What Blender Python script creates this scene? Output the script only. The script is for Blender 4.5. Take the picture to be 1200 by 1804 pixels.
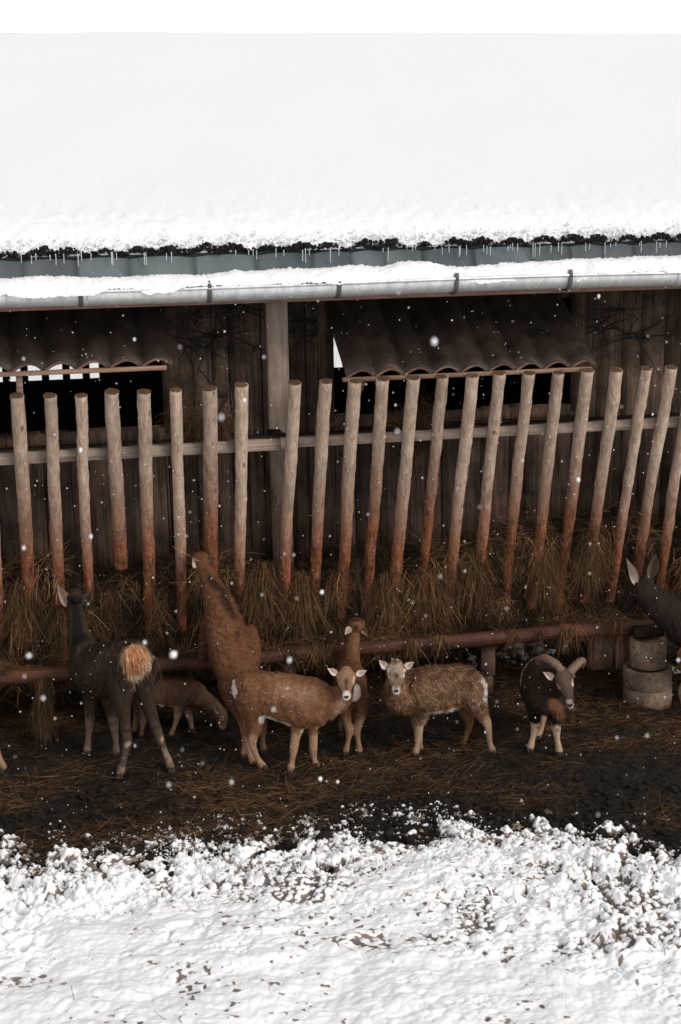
import bpy, math, random
import numpy as np
from mathutils import Vector, Matrix
SC = bpy.context.scene
for o in list(bpy.data.objects): bpy.data.objects.remove(o)
COL = SC.collection
rng = np.random.default_rng(7)

# ------------------------------------------------------------------ camera
FP = 50/36*1804
_a = np.array([12600, -800, FP]); _a /= np.linalg.norm(_a)
_d = np.array([220, 11300, FP]); _d -= _a*_d.dot(_a); _d /= np.linalg.norm(_d)
_u = -_d; _y = np.cross(_u, _a)
R = np.stack([_a, _y, _u], 1)
def ray(px, py):
    v = np.array([px-600, py-902, FP]); return R.T @ (v/np.linalg.norm(v))
_c = ray(600, 902)
CAM = np.array([-10.9*_c[0]/_c[1], -10.9, 4.2])
def P(px, py, y):
    r = ray(px, py); return CAM + r*(y-CAM[1])/r[1]
def G(px, py, z=0.0):
    r = ray(px, py); return CAM + r*(z-CAM[2])/r[2]
cd = bpy.data.cameras.new('camera'); cam = bpy.data.objects.new('camera', cd); COL.objects.link(cam)
cd.sensor_fit = 'VERTICAL'; cd.sensor_height = 36; cd.sensor_width = 24; cd.lens = 50
cd.clip_end = 2000; cd.clip_start = 0.05
cd.dof.use_dof = True; cd.dof.focus_distance = 10.9; cd.dof.aperture_fstop = 3.2
M = Matrix.Identity(4)
for i in range(3):
    M[i][0] = R[0][i]; M[i][1] = -R[1][i]; M[i][2] = -R[2][i]; M[i][3] = CAM[i]
cam.matrix_world = M
SC.camera = cam
SC.render.resolution_x = 681; SC.render.resolution_y = 1024

# ------------------------------------------------------------------ world, sun, exposure
SUN_EL, SUN_AZ = math.radians(27), math.radians(140)     # low behind thin cloud, from the front right
w = bpy.data.worlds.new('World'); SC.world = w; w.use_nodes = True
nt = w.node_tree; bg = nt.nodes['Background']
sky = nt.nodes.new('ShaderNodeTexSky'); sky.sky_type = 'NISHITA'; sky.sun_disc = False
sky.sun_elevation = SUN_EL; sky.sun_rotation = SUN_AZ; sky.dust_density = 4; sky.air_density = 1.0; sky.ozone_density = 1
hs = nt.nodes.new('ShaderNodeHueSaturation'); hs.inputs['Saturation'].default_value = 0.12; hs.inputs['Value'].default_value = 1.0
nt.links.new(sky.outputs[0], hs.inputs['Color'])
ov = nt.nodes.new('ShaderNodeMix'); ov.data_type = 'RGBA'; ov.inputs[0].default_value = .85          # overcast cloud cover
nt.links.new(hs.outputs[0], ov.inputs[6]); 
tcw = nt.nodes.new('ShaderNodeTexCoord'); spw = nt.nodes.new('ShaderNodeSeparateXYZ'); nt.links.new(tcw.outputs['Generated'], spw.inputs[0])
crw = nt.nodes.new('ShaderNodeValToRGB'); nt.links.new(spw.outputs[2], crw.inputs[0])            # added gradient, shaped to light upright faces: bright low down, dimmer overhead
crw.color_ramp.elements[0].position = .22; crw.color_ramp.elements[0].color = (1, 1, 1, 1)
crw.color_ramp.elements[1].position = .62; crw.color_ramp.elements[1].color = (.56, .565, .575, 1)
mlw = nt.nodes.new('ShaderNodeVectorMath'); mlw.operation = 'SCALE'; mlw.inputs['Scale'].default_value = 8.3
nt.links.new(crw.outputs[0], mlw.inputs[0]); nt.links.new(mlw.outputs[0], ov.inputs[7]); nt.links.new(ov.outputs[2], bg.inputs[0])
bg.inputs[1].default_value = 0.13
sd = bpy.data.lights.new('sun', 'SUN'); sun = bpy.data.objects.new('sun', sd); COL.objects.link(sun)
sd.energy = 1.6; sd.angle = math.radians(25); sd.color = (1, .94, .87)
sdir = Vector((math.sin(SUN_AZ)*math.cos(SUN_EL), math.cos(SUN_AZ)*math.cos(SUN_EL), math.sin(SUN_EL)))
sun.rotation_euler = sdir.to_track_quat('Z', 'Y').to_euler()
SC.view_settings.view_transform = 'Standard'; SC.view_settings.look = 'None'
SC.view_settings.exposure = 0.10; SC.view_settings.gamma = 1
SC.render.engine = 'CYCLES'

# ------------------------------------------------------------------ helpers
def nrm(v):
    v = np.array(v, float); return v/np.linalg.norm(v)
def tag(o, label=None, cat=None, group=None, kind=None):
    if label: o['label'] = label
    if cat: o['category'] = cat
    if group: o['group'] = group
    if kind: o['kind'] = kind
    return o
def empty(name, loc, label, cat, group=None):
    o = bpy.data.objects.new(name, None); COL.objects.link(o); o.location = loc; o.empty_display_size = .1
    return tag(o, label, cat, group)
def obj(name, V, F, mat, parent=None, cols=None, smooth=False, attr='Col'):
    """V (n,3) world coords; F: list of index arrays (m,3)/(m,4)."""
    me = bpy.data.meshes.new(name)
    V = np.asarray(V, np.float32)
    if not isinstance(F, (list, tuple)) : F = [F]
    F = [np.asarray(f, np.int32) for f in F if len(f)]
    loops = np.concatenate([f.ravel() for f in F]); sizes = np.concatenate([np.full(len(f), f.shape[1], np.int32) for f in F])
    starts = np.concatenate([[0], np.cumsum(sizes)[:-1]]).astype(np.int32)
    me.vertices.add(len(V)); me.loops.add(len(loops)); me.polygons.add(len(sizes))
    loc = np.zeros(3, np.float32)
    o = bpy.data.objects.new(name, me)
    if parent is not None:
        o.parent = parent
        p = parent; 
        while p is not None:
            loc = loc + np.array(p.location, np.float32); p = p.parent
        V = V - loc
    me.vertices.foreach_set('co', V.ravel()); me.loops.foreach_set('vertex_index', loops)
    me.polygons.foreach_set('loop_start', starts)
    me.update(calc_edges=True); me.validate()
    if smooth: me.polygons.foreach_set('use_smooth', np.ones(len(me.polygons), bool))
    if cols is not None:
        a = me.color_attributes.new(attr, 'FLOAT_COLOR', 'POINT')
        c = np.ones((len(V), 4), np.float32); c[:, :3] = cols; a.data.foreach_set('color', c.ravel())
    if mat: me.materials.append(mat)
    COL.objects.link(o)
    return o
class MB:
    def __init__(s): s.V = []; s.Q = []; s.T = []; s.C = []; s.n = 0
    def add(s, V, Q=(), T=(), c=None):
        V = np.asarray(V, float)
        if len(Q): s.Q.append(np.asarray(Q)+s.n)
        if len(T): s.T.append(np.asarray(T)+s.n)
        s.V.append(V); s.C.append(np.tile((1, 1, 1) if c is None else c, (len(V), 1)) if c is None or np.ndim(c) == 1 else c)
        s.n += len(V)
    def box(s, x0, x1, y0, y1, z0, z1, c=None, jit=0, tilt=0):
        V = np.array([[x, y, z] for z in (z0, z1) for y in (y0, y1) for x in (x0, x1)], float)
        if jit: V += rng.normal(0, jit, V.shape)
        s.add(V, [(0, 2, 3, 1), (4, 5, 7, 6), (0, 1, 5, 4), (2, 6, 7, 3), (0, 4, 6, 2), (1, 3, 7, 5)], c=c)
    def bar(s, p0, p1, wv, hv, c=None):
        """box from p0 to p1 with half-width vector wv and half-height vector hv"""
        p0, p1, wv, hv = map(np.array, (p0, p1, wv, hv))
        V = [p0-wv-hv, p0+wv-hv, p0-wv+hv, p0+wv+hv, p1-wv-hv, p1+wv-hv, p1-wv+hv, p1+wv+hv]
        s.add(V, [(0, 2, 3, 1), (4, 5, 7, 6), (0, 1, 5, 4), (2, 6, 7, 3), (0, 4, 6, 2), (1, 3, 7, 5)], c=c)
    def build(s, name, mat, parent=None, smooth=False, cols=True):
        F = []
        if s.Q: F.append(np.concatenate([np.asarray(q).reshape(-1, 4) for q in s.Q]))
        if s.T: F.append(np.concatenate([np.asarray(q).reshape(-1, 3) for q in s.T]))
        return obj(name, np.concatenate(s.V), F, mat, parent, np.concatenate(s.C) if cols else None, smooth)
def catmull(Pn, k):
    Pn = np.asarray(Pn, float); n = len(Pn)
    E = np.vstack([2*Pn[0]-Pn[1], Pn, 2*Pn[-1]-Pn[-2]]); out = []
    for i in range(n-1):
        p0, p1, p2, p3 = E[i:i+4]
        for t in np.linspace(0, 1, k, endpoint=False):
            out.append(.5*((2*p1)+(-p0+p2)*t+(2*p0-5*p1+4*p2-p3)*t*t+(-p0+3*p1-3*p2+p3)*t**3))
    out.append(Pn[-1]); return np.array(out)
def tube(pts, L, seg=14, k=4, cap=True, wob=0):
    """pts rows: x,y,z,rw,rh ; L lateral axis. Elliptic loft."""
    S = catmull(pts, k); S[:, 3:] = np.maximum(S[:, 3:], .003)
    if cap:
        t0 = nrm(S[1, :3]-S[0, :3]); t1 = nrm(S[-1, :3]-S[-2, :3])
        a, b = S[0].copy(), S[-1].copy()
        pre, post = [], []
        for f, g in ((.98, .3), (.85, .6), (.55, .9)):
            q = a.copy(); q[:3] -= t0*min(a[3], a[4])*g*.8; q[3:] *= f; pre.insert(0, q)
            q = b.copy(); q[:3] += t1*min(b[3], b[4])*g*.8; q[3:] *= f; post.append(q)
        S = np.vstack([pre, S, post])
    n = len(S); c = S[:, :3]
    T = np.gradient(c, axis=0); T /= np.linalg.norm(T, axis=1)[:, None]
    L = np.asarray(L, float)
    Lx = L[None]-T*(T@L)[:, None]; Lx /= np.linalg.norm(Lx, axis=1)[:, None]
    H = np.cross(T, Lx)
    th = np.linspace(0, 2*np.pi, seg, endpoint=False)
    V = c[:, None]+Lx[:, None]*(np.cos(th)[None, :, None]*S[:, 3][:, None, None])+H[:, None]*(np.sin(th)[None, :, None]*S[:, 4][:, None, None])
    if wob: V += rng.normal(0, wob, V.shape)
    V = V.reshape(-1, 3)
    i = np.arange(n-1)[:, None]*seg; j = np.arange(seg)[None]; j2 = (j+1) % seg
    Q = np.stack([i+j, i+j2, i+seg+j2, i+seg+j], -1).reshape(-1, 4)
    m = len(V); V = np.vstack([V, c[0], c[-1]])
    jj = np.arange(seg); Tt = [np.stack([np.full(seg, m), (jj+1) % seg, jj], -1), np.stack([np.full(seg, m+1), (n-1)*seg+jj, (n-1)*seg+(jj+1) % seg], -1)]
    return V, Q, np.concatenate(Tt)
# ---- noise
def _hash(ix, iy, iz, seed):
    h = (ix.astype(np.int64)*374761393+iy.astype(np.int64)*668265263+iz.astype(np.int64)*2147483647+seed*1274126177) & 0xffffffff
    h = ((h ^ (h >> 13))*1274126177) & 0xffffffff
    h = ((h ^ (h >> 15))*2246822519) & 0xffffffff
    return ((h ^ (h >> 16)) & 0xffff)/65535.0
def vnoise(x, y, z=None, seed=0):
    x = np.asarray(x, float); y = np.asarray(y, float); z = np.zeros_like(x) if z is None else np.asarray(z, float)
    ix, iy, iz = np.floor(x).astype(int), np.floor(y).astype(int), np.floor(z).astype(int)
    fx, fy, fz = x-ix, y-iy, z-iz
    fx, fy, fz = [f*f*f*(f*(f*6-15)+10) for f in (fx, fy, fz)]
    r = 0
    for dx in (0, 1):
        for dy in (0, 1):
            for dz in (0, 1):
                r = r+_hash(ix+dx, iy+dy, iz+dz, seed)*(fx if dx else 1-fx)*(fy if dy else 1-fy)*(fz if dz else 1-fz)
    return r*2-1
def fbm(x, y, z=None, oc=4, seed=0, gain=.5):
    s, a, f = 0, 1, 1
    for i in range(oc):
        s = s+a*vnoise(np.asarray(x)*f, np.asarray(y)*f, None if z is None else np.asarray(z)*f, seed+i*17); a *= gain; f *= 2.03
    return s
def billow(x, y, oc=4, seed=0, gain=.5):
    s, a, f = 0, 1, 1
    for i in range(oc):
        s = s+a*(1-np.abs(vnoise(np.asarray(x)*f, np.asarray(y)*f, None, seed+i*31))*2); a *= gain; f *= 2.1
    return s
def grid(nx, ny):
    i = np.arange(ny-1)[:, None]*nx; j = np.arange(nx-1)[None]
    return np.stack([i+j, i+j+1, i+nx+j+1, i+nx+j], -1).reshape(-1, 4)

# ---- materials
def mat(name, base, rough=.8, metal=0, build=None, spec=.3):
    m = bpy.data.materials.new(name); m.use_nodes = True; n = m.node_tree; b = n.nodes['Principled BSDF']
    b.inputs['Base Color'].default_value = (*base, 1); b.inputs['Roughness'].default_value = rough; b.inputs['Metallic'].default_value = metal
    b.inputs['Specular IOR Level'].default_value = spec
    if build: build(n, b)
    return m
class NB:
    def __init__(s, n): s.n = n; s.k = n.links.new
    def new(s, t, **kw):
        q = s.n.nodes.new(t)
        for a, v in kw.items(): setattr(q, a, v)
        return q
    def coord(s, kind='Object', scale=(1, 1, 1), rot=(0, 0, 0)):
        tc = s.new('ShaderNodeTexCoord'); mp = s.new('ShaderNodeMapping'); s.k(tc.outputs[kind], mp.inputs[0])
        mp.inputs['Scale'].default_value = scale; mp.inputs['Rotation'].default_value = rot; return mp.outputs[0]
    def noise(s, vec, scale, detail=4, rough=.55, dist=0):
        q = s.new('ShaderNodeTexNoise'); s.k(vec, q.inputs['Vector']); q.inputs['Scale'].default_value = scale
        q.inputs['Detail'].default_value = detail; q.inputs['Roughness'].default_value = rough; q.inputs['Distortion'].default_value = dist; return q.outputs['Fac']
    def ramp(s, fac, stops):
        q = s.new('ShaderNodeValToRGB'); s.k(fac, q.inputs[0]); e = q.color_ramp.elements
        while len(e) < len(stops): e.new(.5)
        for i, (p, c) in enumerate(stops):
            e[i].position = p; e[i].color = (*c, 1) if len(c) == 3 else c
        return q.outputs[0]
    def mix(s, f, a, b, mode='MIX'):
        q = s.new('ShaderNodeMix', data_type='RGBA', blend_type=mode)
        for v, i in ((f, 0), (a, 6), (b, 7)):
            if hasattr(v, 'is_linked') or hasattr(v, 'links'): s.k(v, q.inputs[i])
            elif i == 0: q.inputs[0].default_value = v
            else: q.inputs[i].default_value = (*v, 1)
        return q.outputs[2]
    def math(s, op, a, b=0.0):
        q = s.new('ShaderNodeMath', operation=op)
        for v, i in ((a, 0), (b, 1)):
            if hasattr(v, 'links'): s.k(v, q.inputs[i])
            else: q.inputs[i].default_value = v
        return q.outputs[0]
    def attr(s, name='Col'):
        q = s.new('ShaderNodeAttribute'); q.attribute_name = name; return q.outputs['Color']
    def bump(s, b, h, strength, dist=.01):
        q = s.new('ShaderNodeBump'); s.k(h, q.inputs['Height']); q.inputs['Strength'].default_value = strength; q.inputs['Distance'].default_value = dist
        s.k(q.outputs[0], b.inputs['Normal'])
def g3(v): return (v, v, v)
def wood_mat(name, c_dark, c_light, stain=(.012, .009, .008), axis=2, stain_amt=.5, rough=.85, tint=True, lowred=None, grain=26):
    def f(n, b):
        N = NB(n); sc = [grain]*3; sc[axis] = 1.3
        v = N.coord('Object', sc); v1 = N.coord('Object')
        gr = N.noise(v, 1.0, 6, .65, .6)
        fine = N.noise(N.coord('Object', [s*5 if i != axis else 4 for i, s in enumerate(sc)]), 1, 3)
        c = N.ramp(gr, [(.3, c_dark), (.7, c_light)])
        c = N.mix(.55, c, N.ramp(fine, [(.3, g3(.45)), (.65, g3(1))]), 'MULTIPLY')
        bl = N.noise(v1, 3.2, 5, .6)
        c = N.mix(N.ramp(bl, [(.42, g3(0)), (.75, g3(stain_amt))]), c, stain)
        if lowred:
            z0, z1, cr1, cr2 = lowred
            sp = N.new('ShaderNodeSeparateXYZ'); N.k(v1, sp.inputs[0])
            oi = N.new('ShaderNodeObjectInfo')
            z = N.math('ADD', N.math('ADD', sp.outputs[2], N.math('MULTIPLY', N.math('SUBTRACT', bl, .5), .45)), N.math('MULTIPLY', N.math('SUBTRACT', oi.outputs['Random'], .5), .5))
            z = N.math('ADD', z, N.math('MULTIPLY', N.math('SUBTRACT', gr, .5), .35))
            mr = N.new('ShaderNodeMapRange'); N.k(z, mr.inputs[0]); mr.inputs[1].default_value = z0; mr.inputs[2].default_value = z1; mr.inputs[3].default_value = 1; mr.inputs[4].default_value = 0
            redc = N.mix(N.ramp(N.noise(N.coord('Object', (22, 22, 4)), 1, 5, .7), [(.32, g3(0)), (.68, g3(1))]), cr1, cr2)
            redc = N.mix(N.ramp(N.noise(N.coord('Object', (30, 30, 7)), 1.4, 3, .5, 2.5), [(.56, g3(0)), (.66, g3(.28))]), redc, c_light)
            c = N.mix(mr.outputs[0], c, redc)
        # knots
        vo = N.new('ShaderNodeTexVoronoi'); ks = [7.0]*3; ks[axis] = 3.2; N.k(N.coord('Object', ks), vo.inputs['Vector']); vo.inputs['Scale'].default_value = 1
        c = N.mix(N.ramp(vo.outputs['Distance'], [(.05, g3(.85)), (.12, g3(0))]), c, stain)
        oi2 = N.new('ShaderNodeObjectInfo'); c = N.mix(1, c, N.ramp(oi2.outputs['Random'], [(0, g3(.72)), (1, g3(1.0))]), 'MULTIPLY')
        if tint: c = N.mix(1, c, N.attr(), 'MULTIPLY')
        N.k(c, b.inputs['Base Color'])
        N.bump(b, N.math('ADD', gr, N.math('MULTIPLY', fine, .6)), .5, .008)
    return mat(name, c_light, rough, build=f, spec=.25)
M_wall = wood_mat('weathered_board_wood', (.036, .024, .017), (.26, .17, .122), stain_amt=.97)
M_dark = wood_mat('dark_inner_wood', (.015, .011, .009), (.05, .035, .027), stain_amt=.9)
M_post = wood_mat('pale_sawn_post_wood', (.46, .34, .26), (.78, .61, .49), stain_amt=.45, grain=20, stain=(.06, .04, .03), lowred=(1.9, 2.45, (.07, .045, .03), (.24, .165, .12)))  # darker brown low down: shade below the rail, painted into the post colour
M_rail = wood_mat('grey_sawn_rail_wood', (.30, .225, .18), (.66, .52, .42), axis=0, stain_amt=.5, stain=(.05, .035, .025))
M_log = wood_mat('wet_red_brown_log', (.045, .017, .009), (.17, .062, .032), axis=0, stain_amt=.8, rough=.6, tint=False)
M_slat = wood_mat('peeled_pole_wood', (.32, .23, .17), (.74, .56, .43), stain_amt=.42, stain=(.09, .065, .05), grain=34, tint=True,
                  lowred=(1.42, 2.2, (.06, .019, .009), (.36, .115, .048)))
M_soil = mat('trampled_mud', (.02, .015, .011), .75, build=lambda n, b: (lambda N: (
    N.k(N.ramp(N.noise(N.coord('Object'), 9, 6, .7), [(.3, (.005, .0033, .0022)), (.5, (.017, .0105, .0065)), (.68, (.060, .036, .022))]), b.inputs['Base Color']),
    N.bump(b, N.noise(N.coord('Object'), 34, 6, .75), 1, .05)))(NB(n)))
def snow_f(dirty):
    def f(n, b):
        N = NB(n); v = N.coord('Object')
        c = (.865, .87, .89)
        if dirty:
            sp = N.new('ShaderNodeSeparateColor'); N.k(N.attr(), sp.inputs[0])
            m1 = N.math('ADD', N.math('MULTIPLY', N.noise(v, 55, 5, .8), 1.15), N.math('MULTIPLY', sp.outputs[0], .85))
            c = (.955, .955, .965)
            c = N.mix(N.ramp(m1, [(.75, g3(0)), (.98, g3(.9))]), c, N.ramp(N.noise(v, 9, 3), [(.35, (.04, .024, .014)), (.65, (.22, .135, .085))]))
            N.k(c, b.inputs['Base Color'])
        N.bump(b, N.math('ADD', N.noise(v, 60, 5, .7), N.math('MULTIPLY', N.noise(v, 14, 3, .6), 1.2)), .35 if dirty else .25, .012)
    return f
M_snow = mat('clean_snow', (.83, .832, .845), .7, build=snow_f(False))
M_dsnow = mat('dirty_snow', (.88, .87, .87), .75, build=snow_f(True))
M_far = mat('far_snow', (.8, .8, .8), .8)
def strawf(n, b):
    N = NB(n); N.k(N.attr(), b.inputs['Base Color'])
M_straw = mat('dry_straw', (.2, .12, .06), .7, build=strawf, spec=.2)
M_moss = mat('black_moss', (.012, .011, .009), 1)
def zincf(n, b):
    N = NB(n); v = N.coord('Object')
    st = N.noise(N.coord('Object', (14, 14, 2)), 1, 5, .65)
    c = N.ramp(st, [(.3, (.55, .57, .57)), (.6, (.84, .86, .86))])
    c = N.mix(N.ramp(N.noise(v, 22, 5, .7), [(.6, g3(0)), (.8, g3(.7))]), c, (.16, .14, .12))
    N.k(c, b.inputs['Base Color']); N.k(N.ramp(st, [(.3, g3(.5)), (.7, g3(.36))]), b.inputs['Roughness'])
M_zinc = mat('galvanised_zinc', (.5, .5, .5), .42, .55, build=zincf, spec=.5)
def slatef(n, b):
    N = NB(n); v = N.coord('Object')
    c = N.ramp(N.noise(N.coord('Object', (5, 5, 1.5)), 1, 4, .5), [(.3, (.13, .155, .165)), (.7, (.20, .23, .24))])
    streak = N.noise(N.coord('Object', (55, 6, 1.2)), 1, 3, .6)
    c = N.mix(N.ramp(streak, [(.66, g3(0)), (.74, g3(.45))]), c, (.34, .33, .32))
    c = N.mix(N.ramp(N.noise(v, 90, 4, .8), [(.62, g3(0)), (.75, g3(.35))]), c, (.04, .045, .045))
    N.k(N.mix(1, c, N.attr(), 'MULTIPLY'), b.inputs['Base Color']); N.bump(b, streak, .15, .004)
M_brk = mat('dull_iron_strap', (.10, .11, .10), .6, .3)
M_sheet = mat('grey_painted_sheet', (.1, .12, .13), .45, build=slatef)
def awnf(n, b):
    N = NB(n); v = N.coord('Object')
    c = N.ramp(N.noise(v, 5, 6, .6), [(.3, (.013, .009, .007)), (.62, (.046, .030, .023)), (.75, (.075, .052, .042))])
    c = N.mix(N.ramp(N.noise(v, 60, 3, .7), [(.66, g3(0)), (.72, g3(.5))]), c, (.13, .11, .10))
    c = N.mix(1, c, N.attr(), 'MULTIPLY')
    N.k(c, b.inputs['Base Color']); N.bump(b, N.noise(v, 30, 4), .4, .006)
M_awn = mat('old_brown_corrugated_sheet', (.03, .02, .016), .5, build=awnf)
def concf(n, b):
    N = NB(n); v = N.coord('Object')
    c = N.ramp(N.noise(v, 5, 6, .65), [(.3, (.085, .055, .036)), (.65, (.40, .285, .20))])
    c = N.mix(N.ramp(N.noise(v, 25, 5, .7), [(.50, g3(0)), (.70, g3(.85))]), c, (.06, .04, .028))
    N.k(c, b.inputs['Base Color']); N.bump(b, N.noise(v, 50, 4), .4, .006)
M_conc = mat('stained_concrete', (.3, .27, .23), .85, build=concf)
M_ice = mat('ice', (.85, .9, .92), .12, spec=.6)
M_ice.node_tree.nodes['Principled BSDF'].inputs['Transmission Weight'].default_value = .55
M_fur = mat('animal_coat', (.2, .1, .06), .85, build=lambda n, b: (lambda N: (
    N.k(N.mix(.5, N.attr(), N.ramp(N.noise(N.coord('Object'), 60, 4, .65), [(.3, g3(.45)), (.7, g3(1.25))]), 'MULTIPLY'), b.inputs['Base Color']),
    N.bump(b, N.noise(N.coord('Object'), 90, 4, .7), .5, .006)))(NB(n)), spec=.15)
M_hair = mat('animal_hair', (.2, .1, .06), .7, build=strawf, spec=.25)
M_eye = mat('dark_wet_eye', (.008, .005, .004), .12, spec=.7)
M_nose = mat('dark_nose_skin', (.02, .016, .015), .4)
M_hoof = mat('dark_horny_hoof', (.035, .025, .02), .5)
M_horn = mat('ribbed_horn', (.2, .13, .09), .6, build=lambda n, b: (lambda N: (
    N.k(N.mix(1, N.attr(), N.ramp(N.noise(N.coord('Object'), 45, 4), [(.3, g3(.6)), (.7, g3(1.1))]), 'MULTIPLY'), b.inputs['Base Color'])))(NB(n)))

# ------------------------------------------------------------------ ground
X0, X1 = -7.0, 7.5
MUD = lambda x, y: .025*fbm(x*1.1, y*1.1, oc=3, seed=3)+.020*fbm(x*6, y*6, oc=5, seed=5, gain=.6)-.022*np.clip(.55-np.hypot((x*4.1+.6*vnoise(x*3, y*3, seed=7)) % 1.0-.5, (y*4.7+.6*vnoise(x*3+5, y*3, seed=8)) % 1.0-.5)*1.9, 0, .4)*2*(vnoise(x*4.1*.5, y*4.7*.5, seed=2) > 0)
nx, ny = 900, 560
gx, gy = np.meshgrid(np.linspace(X0, X1, nx), np.linspace(-4.2, 5.0, ny))
gz = MUD(gx, gy)-.008
tag(obj('ground', np.stack([gx, gy, gz], -1).reshape(-1, 3), grid(nx, ny), M_soil, smooth=True), kind='structure')
# far snow-covered terrain to the horizon, with a hole-free overlap just under the yard
f = MB(); f.add([(-600, -200, -.12), (600, -200, -.12), (600, 900, -.12), (-600, 900, -.12)], [(0, 1, 2, 3)])
tag(f.build('snow_terrain', M_far), kind='structure')
# near snow: lumpy, thawing at its edge so that the mud shows through
EDGE = np.array([G(px, py, .03)[:2] for px, py in ((-250, 1486), (0, 1474), (60, 1492), (150, 1470), (300, 1456), (450, 1452), (600, 1440), (760, 1428), (900, 1440), (1010, 1444), (1100, 1462), (1200, 1476), (1450, 1490))])
def edge_y(x): return np.interp(x, EDGE[:, 0], EDGE[:, 1])+.05*vnoise(x*3, x*0, seed=19)+.03*vnoise(x*9, x*0, seed=20)
def cells(x, y, sc, seed, fill=.8):
    """rounded crumbs: tops of jittered balls, one per cell"""
    x, y = x*sc, y*sc; ix, iy = np.floor(x).astype(int), np.floor(y).astype(int); out = np.zeros_like(x, float)
    for dx in (-1, 0, 1):
        for dy in (-1, 0, 1):
            jx, jy = ix+dx, iy+dy; z = jx*0
            cx_, cy_ = jx+_hash(jx, jy, z, seed), jy+_hash(jx, jy, z, seed+1); rr_ = .35+.5*_hash(jx, jy, z, seed+2)
            on = _hash(jx, jy, z, seed+3) < fill
            out = np.maximum(out, np.sqrt(np.clip(rr_**2-(x-cx_)**2-(y-cy_)**2, 0, None))*on)
    return out
def snow_h(x, y):
    d = edge_y(x)-y                       # >0 toward the camera
    wx, wy = x+.03*vnoise(x*6, y*6, seed=15), y+.03*vnoise(x*6, y*6, seed=18)
    crumble = np.clip(1.10-.44*d+.6*fbm(x*1.1, y*1.1, oc=3, seed=9), .16, 1.15)
    lump = .040*cells(wx, wy, 6.0, 201, .65)+.048*cells(wx, wy, 12, 211, .62)+.034*cells(wx, wy, 25, 221, .66)+.012*cells(x, y, 48, 231, .7)-.008
    base = -.052+np.clip(d, -.35, .5)*.13+np.clip(d-.5, 0, 1.2)*.05+np.clip(d-1.7, 0, 9)*.03+np.clip(d+.3, -9, 0)*.6
    soft = .022*fbm(x*2.2, y*2.2, oc=3, seed=12)+.007*fbm(x*8, y*8, oc=3, seed=13)+.016*np.clip(fbm(x*1.5, y*1.5, oc=2, seed=17)+.3, 0, 1)*cells(x, y, 15, 241, .6)
    hole = -.085*np.clip(fbm(x*3.6, y*5.6, oc=5, seed=21, gain=.68)-.12-.42*np.clip(d, 0, 2.5), 0, 1)+0*x
    return base+lump*crumble+(1-crumble)*.045+soft+hole
NXS, NYS = 1250, 740
xs = np.linspace(-4.5, 4.3, NXS); ys = np.linspace(-5.6, -1.55, NYS)
gx, gy = np.meshgrid(xs, ys); gz = snow_h(gx, gy)
def blur(a, k):
    for ax in (0, 1):
        c_ = np.cumsum(np.concatenate([np.repeat(np.take(a, [0], ax), k+1, ax), a, np.repeat(np.take(a, [-1], ax), k, ax)], ax), ax)
        a = (np.take(c_, range(2*k+1, c_.shape[ax]), ax)-np.take(c_, range(0, c_.shape[ax]-2*k-1), ax))/(2*k+1)
    return a
cav = gz-blur(gz, 5)
dm = np.clip(.66+1.0*fbm(gx*2.3, gy*2.9, oc=5, seed=33, gain=.6)-.58*(edge_y(gx)-gy), 0, 1)      # dirt trodden into the snow near the mud
thin = np.clip(1-(gz-MUD(gx, gy))/.022, 0, 1)
spk = np.clip(fbm(gx*2.5, gy*2.5, oc=3, seed=36)+.35, 0, 1)*np.clip(fbm(gx*26, gy*26, oc=2, seed=37)-.62, 0, 1)*4.5
dirt = np.clip(thin*.8+np.clip(dm*1.5, 0, 1)*np.clip(-cav/.006+.1, 0, 1)*1.2+.12*dm+spk*.5, 0, 1)[..., None]
cc = np.repeat(dirt, 3, -1)
snow = tag(obj('snow_ground', np.stack([gx, gy, gz], -1).reshape(-1, 3), grid(NXS, NYS), M_dsnow, cols=cc.reshape(-1, 3), smooth=True), kind='structure')
# snow crumbs lying at the thawing edge
ico_t = (1+5**.5)/2
ICO_V = np.array([(-1, ico_t, 0), (1, ico_t, 0), (-1, -ico_t, 0), (1, -ico_t, 0), (0, -1, ico_t), (0, 1, ico_t), (0, -1, -ico_t), (0, 1, -ico_t), (ico_t, 0, -1), (ico_t, 0, 1), (-ico_t, 0, -1), (-ico_t, 0, 1)])/1.902
ICO_F = np.array([(0, 11, 5), (0, 5, 1), (0, 1, 7), (0, 7, 10), (0, 10, 11), (1, 5, 9), (5, 11, 4), (11, 10, 2), (10, 7, 6), (7, 1, 8), (3, 9, 4), (3, 4, 2), (3, 2, 6), (3, 6, 8), (3, 8, 9), (4, 9, 5), (2, 4, 11), (6, 2, 10), (8, 6, 7), (9, 8, 1)])
def blobs(C, Rr, jit=.25, squash=1.0):
    n = len(C); V = ICO_V[None]*np.asarray(Rr).reshape(n, -1)[:, None, :]
    V = V*(1+rng.uniform(-jit, jit, (n, 12, 1))); V[:, :, 2] *= squash
    V = V+np.asarray(C)[:, None]
    return V.reshape(-1, 3), (ICO_F[None]+(np.arange(n)*12)[:, None, None]).reshape(-1, 3)
n = 15000
cx = rng.uniform(-4, 3.1, n); dd = rng.normal(.35, .36, n); cy = edge_y(cx)-dd
keep = (vnoise(cx*3, cy*3, seed=40)+vnoise(cx*8, cy*8, seed=41)*.7+dd*1.6 > .30)
cx, cy = cx[keep], cy[keep]; r = np.minimum(np.exp(rng.normal(math.log(.0065), .5, len(cx))), .018)
cz = np.maximum(snow_h(cx, cy), MUD(cx, cy)-.008)+r*.05
V, T = blobs(np.stack([cx, cy, cz], -1), r[:, None]*rng.uniform(.6, 1.3, (len(r), 3)), .3)
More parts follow.
